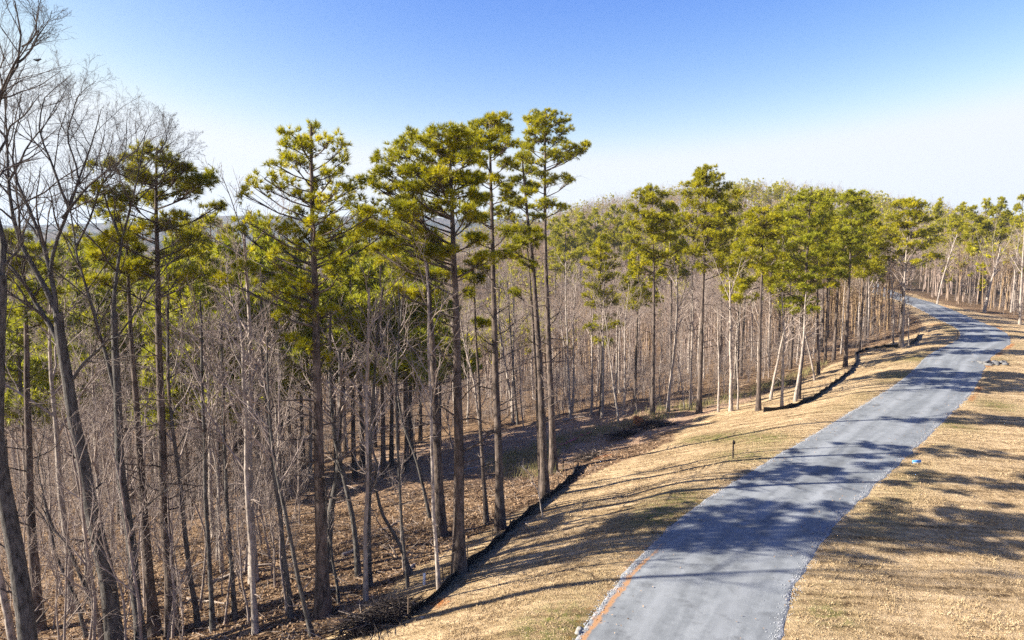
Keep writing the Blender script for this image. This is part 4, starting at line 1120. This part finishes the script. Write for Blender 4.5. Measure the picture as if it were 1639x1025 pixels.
# ------------------------------------------------------------------ silt fences
def silt_fence(label, pts, hgt, seed, sag=0.15):
    g = np.random.default_rng(seed)
    W = np.array([ground_at(*p) for p in pts])
    L = resample(W[:, :2], 0.35); L = smooth(L, 2)
    Z = height(L[:, 0], L[:, 1])
    n = len(L)
    o = empty("silt_fence", (L[0, 0], L[0, 1], Z[0]), label, "silt fence")
    org = np.array([L[0, 0], L[0, 1], Z[0]])
    T = unit(np.gradient(L, axis=0)); N = np.stack([-T[:, 1], T[:, 0]], 1)
    ph = np.arange(n) * 0.35
    top = hgt * (1 - sag * np.abs(np.sin(ph / 2.4 * math.pi)) - 0.25 * np.clip(vnoise(ph / 3, ph * 0, seed), 0, 1))
    rows = 6
    V = np.zeros((n, rows, 2, 3))
    for r in range(rows):
        f = r / (rows - 1)
        belly = 0.10 * math.sin(f * math.pi) * np.sin(ph / 2.4 * math.pi) ** 2 + 0.05 * vnoise(ph / 0.8, ph * 0 + r * 1.3, seed + 3)
        off = belly - 0.12 * f
        for side, th in ((0, 0.006), (1, -0.006)):
            V[:, r, side, :2] = L + N * (off + th)[:, None]
            V[:, r, side, 2] = Z - 0.05 + top * f
    V -= org
    mb = MB()
    i = (np.arange(n - 1)[:, None] * rows + np.arange(rows - 1)[None, :])
    a = i * 2
    mb.add(V.reshape(-1, 3), np.concatenate([np.stack([a, a + 2, a + 2 * rows + 2, a + 2 * rows], -1).reshape(-1, 4), np.stack([a + 1, a + 2 * rows + 1, a + 2 * rows + 3, a + 3], -1).reshape(-1, 4),
        np.stack([(np.arange(n - 1) * rows + rows - 1) * 2, (np.arange(n - 1) * rows + rows - 1) * 2 + 1, (np.arange(1, n) * rows + rows - 1) * 2 + 1, (np.arange(1, n) * rows + rows - 1) * 2], -1)]))
    mb.build("fabric", M_FENCE, o)
    for j in range(0, n, 7):
        p = MB(); q = np.array([L[j, 0], L[j, 1], Z[j]]) - org
        t = g.normal(size=2) * 0.05
        q[:2] += N[j] * 0.05
        p.tube(np.array([q + [0, 0, -0.2], q + [t[0] * .5, t[1] * .5, 0.5], q + [t[0], t[1], hgt * 1.3 + 0.08 * g.random()]]), np.array([0.028, 0.027, 0.024]), 4)
        p.build("post", M_POST, o)
    return o
silt_fence("black silt fence sagging along the foot of the near grass bank", [(655, 990), (700, 955), (742, 915), (780, 885), (822, 845), (862, 812), (892, 788), (915, 766), (926, 748)], 0.62, 1, 0.3)
silt_fence("black silt fence curving round the woods beside the far bend of the lane", [(1222, 660), (1260, 655), (1300, 641), (1335, 615), (1358, 598), (1370, 582), (1368, 568), (1385, 560), (1415, 557), (1440, 556)], 0.58, 2, 0.28)
silt_fence("short black silt fence climbing to the tip of the far grass tongue", [(1456, 553), (1466, 546), (1471, 536)], 0.7, 3)

# ------------------------------------------------------------------ small things
def stump():
    b = ground_at(1020, 683)
    o = empty("uprooted_stump", b, "orange clay root ball of an uprooted stump at the end of the brush row", "stump")
    g = np.random.default_rng(3)
    mb = MB(); n, m = 18, 12
    th = np.linspace(0, 2 * math.pi, n, endpoint=False); ph = np.linspace(0.05, math.pi - 0.05, m)
    V = np.zeros((m, n, 3))
    for a in range(m):
        r = 0.44 * (1 + 0.9 * vnoise(np.cos(th) * 2 + 5, np.sin(th) * 2 + ph[a] * 2, 8) + 0.25 * vnoise(np.cos(th) * 6 + 5, np.sin(th) * 6 + ph[a] * 5, 9))
        V[a] = np.stack([r * math.sin(ph[a]) * np.cos(th) * 1.1, r * math.sin(ph[a]) * np.sin(th) * 0.8, 0.36 + r * math.cos(ph[a]) * 1.25], 1)
    i = np.arange(m - 1)[:, None] * n + np.arange(n)[None, :]; j = np.arange(m - 1)[:, None] * n + (np.arange(n)[None, :] + 1) % n
    mb.add(V.reshape(-1, 3), np.stack([i, i + n, j + n, j], -1).reshape(-1, 4))
    mb.build("root_ball", M_CLAY, o, True)
    rt = MB()
    for k in range(16):
        d = unit(g.normal(size=3) + np.array([0.4, -0.5, 0.2])); p = np.array([0, 0, 0.4]) + d * 0.36
        rt.tube(np.array([p, p + d * 0.3 + g.normal(size=3) * 0.06, p + d * g.uniform(0.5, 0.95) + g.normal(size=3) * 0.15]), np.array([0.05, 0.03, 0.008]), 5)
    rt.tube(np.array([(0.3, 0.1, 0.55), (0.9, 0.25, 0.35), (2.1, 0.5, 0.22)]), np.array([0.2, 0.17, 0.15]), 9)
    rt.build("roots", M_BRUSH, o)
stump()

def brush_pile(label, px, py, lx, ly, hz, n, seed, mat=None, rot=0.0):
    b = ground_at(px, py); g = np.random.default_rng(seed)
    o = empty("brush_pile", b, label, "brush pile", rz=rot)
    st, dk = MB(), MB()
    c = g.normal(size=(n, 3)) * np.array([lx * 0.42, ly * 0.42, 0])
    c[:, 2] = hz * np.exp(-(c[:, 0] / lx) ** 2 - (c[:, 1] / ly) ** 2) * g.random(n)
    d = unit(g.normal(size=(n, 3)) * np.array([1.2, 0.7, 0.28])); L = g.uniform(0.3, 1.1, (n, 1))
    P = np.stack([c - d * L, c + g.normal(size=(n, 3)) * 0.05, c + d * L], 1)
    r = g.uniform(0.005, 0.018, (n, 1)) * np.array([[1, 0.9, 0.5]])
    cut = n // 9
    st.tube(P[:cut], r[:cut], 4); dk.tube(P[cut:], r[cut:] * 1.2, 4)
    st.build("pale_sticks", M_LOG, o); dk.build("dark_brush", mat or M_BRUSH, o)
    return o
brush_pile("dark heap of brush in front of the uprooted stump", 1000, 700, 2.0, 0.8, 0.6, 260, 11, rot=0.4)
brush_pile("low dark brush row trailing away from the stump into the weeds", 1050, 684, 2.3, 0.6, 0.45, 240, 12, rot=0.25)
brush_pile("ragged dark brush heaped at the lower end of the near silt fence", 630, 992, 1.5, 0.9, 0.6, 330, 13, rot=0.6)
brush_pile("scrubby brush heap lying below the layered pine", 585, 1005, 1.3, 0.8, 0.5, 240, 14, rot=0.5)
brush_pile("scattered brush at the upper end of the near silt fence", 945, 735, 1.6, 0.7, 0.3, 170, 15, rot=0.7)

def log(label, a, b, r, seed, mat=None):
    g = np.random.default_rng(seed)
    A, B = ground_at(*a), ground_at(*b)
    n = 9; P = A + (B - A) * np.linspace(0, 1, n)[:, None]
    P[:, 2] = height(P[:, 0], P[:, 1]) + r * 0.8
    P = wobble(P, r * 0.6, g)
    org = P[0].copy(); P = P - org
    mb = MB(); R = r * np.linspace(1, 0.55, n); R[0] *= 0.98
    mb.tube(P, R, 8)
    for e in (0, -1):
        mb.tube(np.array([P[e], P[e] + (P[e] - P[1 if e == 0 else -2]) * 0.002]), np.array([R[e], 0.002]), 8)
    S, RS = spawn(P[None], R[None], 4, 0.3, 0.95, (35, 65), 0.18, 4, 0.25, 0.1, g, 0.4, rmin=0.008)
    mb.tube(S, RS, 4)
    o = mb.build("fallen_branch", mat or M_LOG, loc=org.tolist())
    return tag(o, label, "fallen branch")
log("pale fallen log on the slope past the stout broken snag", (548, 893), (572, 880), 0.10, 1)
log("long pale fallen log lying across the upper slope", (560, 745), (640, 730), 0.11, 2)
for (A_, B_, r_, t_) in (((520, 812), (562, 800), .07, "grey fallen limb just uphill of the stout broken snag"), ((610, 850), (650, 832), .06, "short fallen limb crossing behind the wavering thin tree"), ((720, 760), (800, 735), .08, "long fallen limb lying between the slim golden topped pine and the clearing"),
        ((620, 690), (680, 684), .1, "weathered log at the far back of the cleared slope"), ((270, 925), (330, 900), .07, "fallen limb half hidden in the leaves beside the reddish pine trunk"), ((760, 705), (840, 690), .07, "pale fallen pole on the clearing behind the leaning pine")):
    log(t_, A_, B_, r_, int(r_ * 1000) + A_[0])
log("thin fallen pole lying across the sunlit litter beyond the crooked dark tree", (590, 760), (690, 715), 0.07, 3)
log("weathered log in the clearing behind the tall cluster", (900, 675), (935, 668), 0.13, 4)
log("short pale stick dropped on the grass against the near silt fence", (838, 838), (852, 848), 0.035, 5)
log("slim grey pole fallen in the shade under the fan topped tree", (340, 935), (440, 905), 0.08, 6)
log("mossy short log by the thin wavering tree", (650, 922), (664, 905), 0.12, 7)
log("bent fallen limb in the leaves below the bowed bare tree", (300, 960), (365, 970), 0.06, 8)

def marker(label, px, py, hgt, r, mat, cap=False, name="marker_post", cat="post"):
    b = ground_at(px, py); o = empty(name, b, label, cat)
    mb = MB(); mb.tube(np.array([(0, 0, -0.2), (0, 0, hgt * .5), (0.01, 0, hgt), (0.01, 0, hgt + 0.012)]), np.array([r, r, r * .96, r * .5]), 8)
    mb.build("post", mat, o)
    if cap:
        c = MB(); c.box((0.01, -r - 0.012, hgt - 0.14), (0.16, 0.02, 0.2)); c.build("plate", mat, o)
    return o
marker("dark utility marker post standing in the green patch by the lane", 1173, 735, 1.15, 0.05, M_BRUSH, True)
marker("short dark stake with a flat head near the upper end of the silt fence", 901, 752, 0.75, 0.045, M_BRUSH, True)
marker("white plastic pipe stub poking up from the leaf litter", 679, 938, 0.5, 0.055, M_WHITE, False, "pipe_stub", "pipe")
marker("slim post at the tip of the far grass tongue", 1532, 543, 1.1, 0.06, M_POST, True)

def blue_box():
    b = ground_at(1467, 744); o = empty("lot_sign", b, "small blue and white sign lying low on the verge beside the lane", "sign", rz=0.15)
    p = MB(); p.box((0, 0, 0.15), (0.56, 0.05, 0.18)); p.build("panel", M_BLUE, o)
    q = MB(); q.box((0, -0.0285, 0.085), (0.52, 0.006, 0.035)); q.build("white_band", M_WHITE, o)
    for sx in (-0.24, 0.24):
        l = MB(); l.box((sx, 0.036, 0.1), (0.03, 0.02, 0.36)); l.build("leg", M_POST, o)
blue_box()

def rocks(label, px, py, n, spread, size, seed, grp, mat=None):
    g = np.random.default_rng(seed); c = ground_at(px, py)
    for i in range(n):
        x, y = c[0] + g.normal() * spread, c[1] + g.normal() * spread * 0.7
        s = size * g.uniform(0.6, 1.4)
        th = np.linspace(0, 2 * math.pi, 9, endpoint=False); ph = np.linspace(0.15, math.pi - 0.15, 6)
        V = np.array([[(s * math.sin(p) * math.cos(t) * 1.2, s * math.sin(p) * math.sin(t), s * 0.7 * math.cos(p)) for t in th] for p in ph])
        V *= 1 + 0.22 * g.normal(size=(6, 9, 1)).clip(-1.5, 1.5)
        m = MB(); a = np.arange(5)[:, None] * 9 + np.arange(9)[None, :]; b = np.arange(5)[:, None] * 9 + (np.arange(9)[None, :] + 1) % 9
        m.add(V.reshape(-1, 3), np.stack([a, a + 9, b + 9, b], -1).reshape(-1, 4))
        m.t.append(np.array([(0, k, k + 1) for k in range(1, 8)] + [(45, 45 + k + 1, 45 + k) for k in range(1, 8)]))
        o = m.build("rock", mat or M_STONE, loc=(x, y, H1(x, y) + s * 0.3))
        tag(o, label, "rock", grp)
rocks("pale rock lying at the foot of the clay streaked road edge", 925, 1012, 2, 0.16, 0.13, 1, "rocks at the near road edge")
M_RIPRAP = plain('rip_rap', (0.13, 0.125, 0.12), 0.9, 0.5, 0.4)
rocks("grey rip-rap stone heaped around the drain inlet on the far verge", 1590, 582, 16, 0.9, 0.24, 2, "stones at the drain inlet", M_RIPRAP)
rocks("white stone scrap in the shade under the lower end of the fence", 638, 985, 2, 0.5, 0.06, 3, "stone scraps below the fence")

def drain():
    b = ground_at(1588, 585); o = empty("drain_inlet", b, "dark concrete drain inlet among stones on the far verge", "drain", rz=0.6)
    m = MB(); m.box((0, 0.5, 0.15), (1.5, 0.15, 0.5)); m.box((-0.8, 0.1, 0.08), (0.12, 0.8, 0.36)); m.box((0.8, 0.1, 0.08), (0.12, 0.8, 0.36)); m.build("headwall", M_RIPRAP, o)
    p = MB(); p.tube(np.array([(0, 0.42, 0.12), (0, 0.3, 0.12), (0, 0.1, 0.1)]), np.array([0.2, 0.2, 0.2]), 12); p.tube(np.array([(0, 0.1, 0.1), (0, 0.16, 0.1), (0, 0.4, 0.1)]), np.array([0.2, 0.17, 0.01]), 12); p.build("pipe", M_FENCE, o)
drain()

def ribbon():
    A, B = ground_at(896, 716), ground_at(945, 695)
    g = np.random.default_rng(4); n = 26; mb = MB()
    P = A + (B - A) * np.linspace(0, 1, n)[:, None]; P[:, 2] = height(P[:, 0], P[:, 1]) + 0.06 + 0.16 * np.abs(vnoise(np.arange(n) * 0.6, np.zeros(n), 5))
    P[:, :2] += smooth(g.normal(size=(n, 2)), 1) * 0.12
    org = P[0].copy(); P = P - org
    for s in range(2):
        Q = P + g.normal(size=P.shape) * 0.05
        a = np.stack([Q + [0, -0.04, 0.03], Q + [0, 0.04, 0.07], Q + [0, 0.045, 0.06], Q + [0, -0.035, 0.02]], 1)
        i = np.arange(n - 1)[:, None] * 4 + np.arange(4)[None, :]; j = np.arange(n - 1)[:, None] * 4 + (np.arange(4)[None, :] + 1) % 4
        mb.add(a.reshape(-1, 3), np.stack([i, j, j + 4, i + 4], -1).reshape(-1, 4))
    o = mb.build("flagging_tape", M_PINK, loc=org.tolist())
    tag(o, "tangled pink flagging tape strewn across the litter of the clearing", "tape")
ribbon()

def bird():
    c = at(60, 97, 31)
    o = empty("bird", c, "small black bird perched on a high bare twig against the sky", "bird", rz=0.4)
    me = bpy.data.meshes.new("body")
    sec = [(-0.17, 0.004, 0.02), (-0.13, 0.012, 0.02), (-0.08, 0.03, 0.0), (-0.02, 0.05, 0.0), (0.04, 0.05, 0.02), (0.08, 0.034, 0.045), (0.105, 0.033, 0.06), (0.13, 0.026, 0.062), (0.145, 0.009, 0.058), (0.17, 0.003, 0.05)]
    m = MB(); P = np.array([(x, 0, z) for x, r, z in sec]); m.tube(P, np.array([r for x, r, z in sec]), 10)
    m.build("body", M_BLACK, o, True)
    for s in (-1, 1):
        w = MB(); V = []
        for x, y0, z in ((0.06, 0.045, 0.02), (0.0, 0.058, 0.015), (-0.08, 0.04, 0.01), (-0.15, 0.012, 0.012)):
            V += [(x, s * y0, z + 0.025), (x, s * (y0 + 0.008), z), (x, s * y0, z - 0.02)]
        w.add(V, [(i * 3 + j, i * 3 + j + 1, i * 3 + j + 4, i * 3 + j + 3) for i in range(3) for j in range(2)]); w.build("wing", M_BLACK, o)
        l = MB(); l.tube(np.array([(0.0, s * 0.02, -0.04), (0.01, s * 0.02, -0.07), (0.0, s * 0.02, -0.1)]), np.array([0.005, 0.004, 0.004]), 4); l.build("leg", M_BLACK, o)
bird()

# ------------------------------------------------------------------ grass, weeds, litter, gravel
def scatter_region(n, y0, y1, px0, px1, g, test, power=1.0):
    y = y0 + (y1 - y0) * g.random(n) ** power; px = g.uniform(px0, px1, n); x = (px - 819.5) / F_PX * y
    s, k = road_sd(x, y)
    m = test(s, x, y)
    x, y, s = x[m], y[m], s[m]
    return np.stack([x, y, height(x, y)], 1), s

def blades(mb, C, g, n, hgt, wid, lean=0.5):
    N = len(C)
    c = C[:, None, :] + np.concatenate([g.normal(size=(N, n, 2)) * hgt * 0.35, np.zeros((N, n, 1))], 2)
    d = np.concatenate([g.normal(size=(N, n, 2)) * lean, np.ones((N, n, 1))], 2); d = unit(d)
    L = hgt * (0.5 + 0.9 * g.random((N, n, 1)))
    side = unit(np.cross(d, g.normal(size=(N, n, 3)))) * wid * 0.5
    V = np.stack([c - side, c + side, c + d * L], 2)
    mb.add(V.reshape(-1, 3), tris=np.arange(N * n * 3).reshape(-1, 3))

def grass_mat(name, a, b, c, gr=None):
    k = NT(name); co = k.coord(geo=True)
    f = k.math('ADD', k.math('MULTIPLY', k.noise(co, 1.1, 4, 0.7), 0.6), k.math('MULTIPLY', k.noise(co, 14, 2), 0.4))
    k.color(k.ramp(f, [(0.36, a), (0.5, b), (0.64, c)])); k.p.inputs["Roughness"].default_value = 0.8
    k.p.inputs["Specular IOR Level"].default_value = 0.1
    return k.m
gg = np.random.default_rng(41)
def verge_test(s, x, y):
    led = np.interp(y, [0, 20, 38, 50, 56, 62, 75, 92], [13.5, 13, 12.3, 12.6, 14, 15, 14, 12])
    return ((s > 3.2) & (s < led)) | ((s < -3.3) & (s > -40))
C, S_ = scatter_region(60000, 19, 75, 560, 1680, gg, verge_test, 1.6)
mb = MB(); blades(mb, C, gg, 4, 0.05, 0.018, 1.7)
C2, S2_ = scatter_region(26000, 19, 50, 560, 1680, gg, verge_test, 1.5)
C2 = C2[vnoise(C2[:, 0] / 1.7, C2[:, 1] / 1.7, 61) + 0.6 * vnoise(C2[:, 0] / 0.6, C2[:, 1] / 0.6, 62) > 0.1]
blades(mb, C2, gg, 7, 0.10, 0.02, 0.8)
tag(mb.build("dry_grass", grass_mat("dry_grass_blades", (0.24, 0.17, 0.09), (0.42, 0.31, 0.175), (0.54, 0.42, 0.265))), "short dormant tan grass of the verges", "grass", kind="stuff")

C, S_ = scatter_region(5200, 46, 90, 780, 1330, gg, lambda s, x, y: (s > np.interp(y, [46, 50, 56, 62, 75, 90], [16, 19, 22, 20.5, 15.8, 13.6])) & (s < np.interp(y, [46, 50, 56, 62, 75, 90], [17, 22, 27, 27, 20, 16])))
mb = MB(); blades(mb, C, gg, 7, 0.75, 0.03, 0.35)
tag(mb.build("weeds", grass_mat("olive_weeds", (0.10, 0.10, 0.035), (0.20, 0.18, 0.07), (0.34, 0.27, 0.13))), "olive knee high weeds along the back edge of the clearing", "weeds", kind="stuff")

C, S_ = scatter_region(60000, 22, 75, -60, 1060, gg, lambda s, x, y: s > np.interp(y, [0, 38, 50, 75], [13, 12.6, 12.8, 15]), 1.5)
mb = MB(); add_leaves(mb, C + np.array([0, 0, 0.03]), 0.075, gg, 0.03)
ri = gg.choice(np.where((RC[:, 1] > 18) & (RC[:, 1] < 90))[0], 900); ro = np.clip(gg.normal(size=900) * 0.5, -1, 1) * 0 + np.sign(gg.normal(size=900)) * (1 - np.abs(gg.normal(size=900)) * 0.28).clip(0, 1) * HALF
rl = np.stack([RC[ri, 0] + RN[ri, 0] * ro, RC[ri, 1] + RN[ri, 1] * ro, base_h(RC[ri, 0], RC[ri, 1]) + 0.09], 1); add_leaves(mb, rl, 0.035, gg, 0.0)
def litter_mat():
    k = NT("fallen_leaf"); co = k.coord(geo=True)
    k.color(k.ramp(k.noise(co, 9, 3, 0.8), [(0.32, (0.08, 0.047, 0.027)), (0.5, (0.25, 0.155, 0.085)), (0.68, (0.47, 0.345, 0.23))]))
    return k.m
tag(mb.build("leaf_litter", litter_mat()), "brown fallen leaves carpeting the wooded slope", "leaves", kind="stuff")

n = 2600
y = 24 + 46 * gg.random(n) ** 1.3; px = gg.uniform(-40, 1000, n); x = (px - 819.5) / F_PX * y
s, k = road_sd(x, y); m = s > np.interp(y, [0, 38, 50, 75], [13.6, 13, 13.2, 15.5]); x, y = x[m], y[m]
c = np.stack([x, y, height(x, y) + 0.03], 1); d = unit(np.concatenate([gg.normal(size=(len(c), 2)), gg.normal(size=(len(c), 1)) * 0.22], 1)); L = gg.uniform(0.2, 0.9, (len(c), 1))
mb = MB(); mb.tube(np.stack([c - d * L, c + gg.normal(size=c.shape) * 0.03, c + d * L], 1), gg.uniform(0.006, 0.018, (len(c), 1)) * np.array([[1, .9, .5]]), 3)
tag(mb.build("twig_litter", M_LOG), "broken twigs scattered over the leaf litter", "twigs", kind="stuff")

# loose gravel along both edges of the lane
i0 = np.where((RC[:, 1] > 16) & (RC[:, 1] < 62))[0]
n = 4500
ii = gg.choice(i0, n); side = np.where(gg.random(n) < 0.55, -1, 1); off = side * (HALF + gg.normal(size=n) * 0.13 - 0.06)
ps = RC[ii] + RN[ii] * off[:, None] + RT[ii] * gg.uniform(-.4, .4, (n, 1))
uu = np.clip(np.abs(off) / HALF, 0, 1.05)
zz = np.where(uu < 1, base_h(ps[:, 0], ps[:, 1]) + 0.012 + 0.05 * (1 - uu * uu), height(ps[:, 0], ps[:, 1])) + 0.008
sz = gg.uniform(0.012, 0.034, n)
O = np.array([(1, 0, 0), (-1, 0, 0), (0, 1, 0), (0, -1, 0), (0, 0, .8), (0, 0, -.8)], float)
V = O[None] * sz[:, None, None] * (0.7 + 0.6 * gg.random((n, 6, 1))) + np.stack([ps[:, 0], ps[:, 1], zz], 1)[:, None, :]
Tt = np.array([(0, 2, 4), (2, 1, 4), (1, 3, 4), (3, 0, 4), (2, 0, 5), (1, 2, 5), (3, 1, 5), (0, 3, 5)])
mb = MB(); mb.add(V.reshape(-1, 3), tris=(Tt[None] + (np.arange(n) * 6)[:, None, None]).reshape(-1, 3))
tag(mb.build("gravel", plain("loose_gravel", (0.27, 0.275, 0.285), 0.85, 0, 0.5, 30)), "loose pale gravel along the lane edges", "gravel", kind="stuff")

# ------------------------------------------------------------------ air
def haze():
    mb = MB(); mb.box((400, 1250, 35), (8000, 3100, 190))
    o = mb.build("haze", bpy.data.materials.new("valley_air")); tag(o, "faint blue winter haze over the valley", "haze", kind="stuff")
    m = o.data.materials[0]; m.use_nodes = True; t = m.node_tree
    t.nodes.remove(t.nodes["Principled BSDF"])
    v = t.nodes.new("ShaderNodeVolumePrincipled")
    v.inputs["Color"].default_value = (0.62, 0.78, 1.0, 1); v.inputs["Density"].default_value = 0.00012; v.inputs["Anisotropy"].default_value = 0.2
    t.links.new(v.outputs[0], t.nodes["Material Output"].inputs["Volume"])
haze()
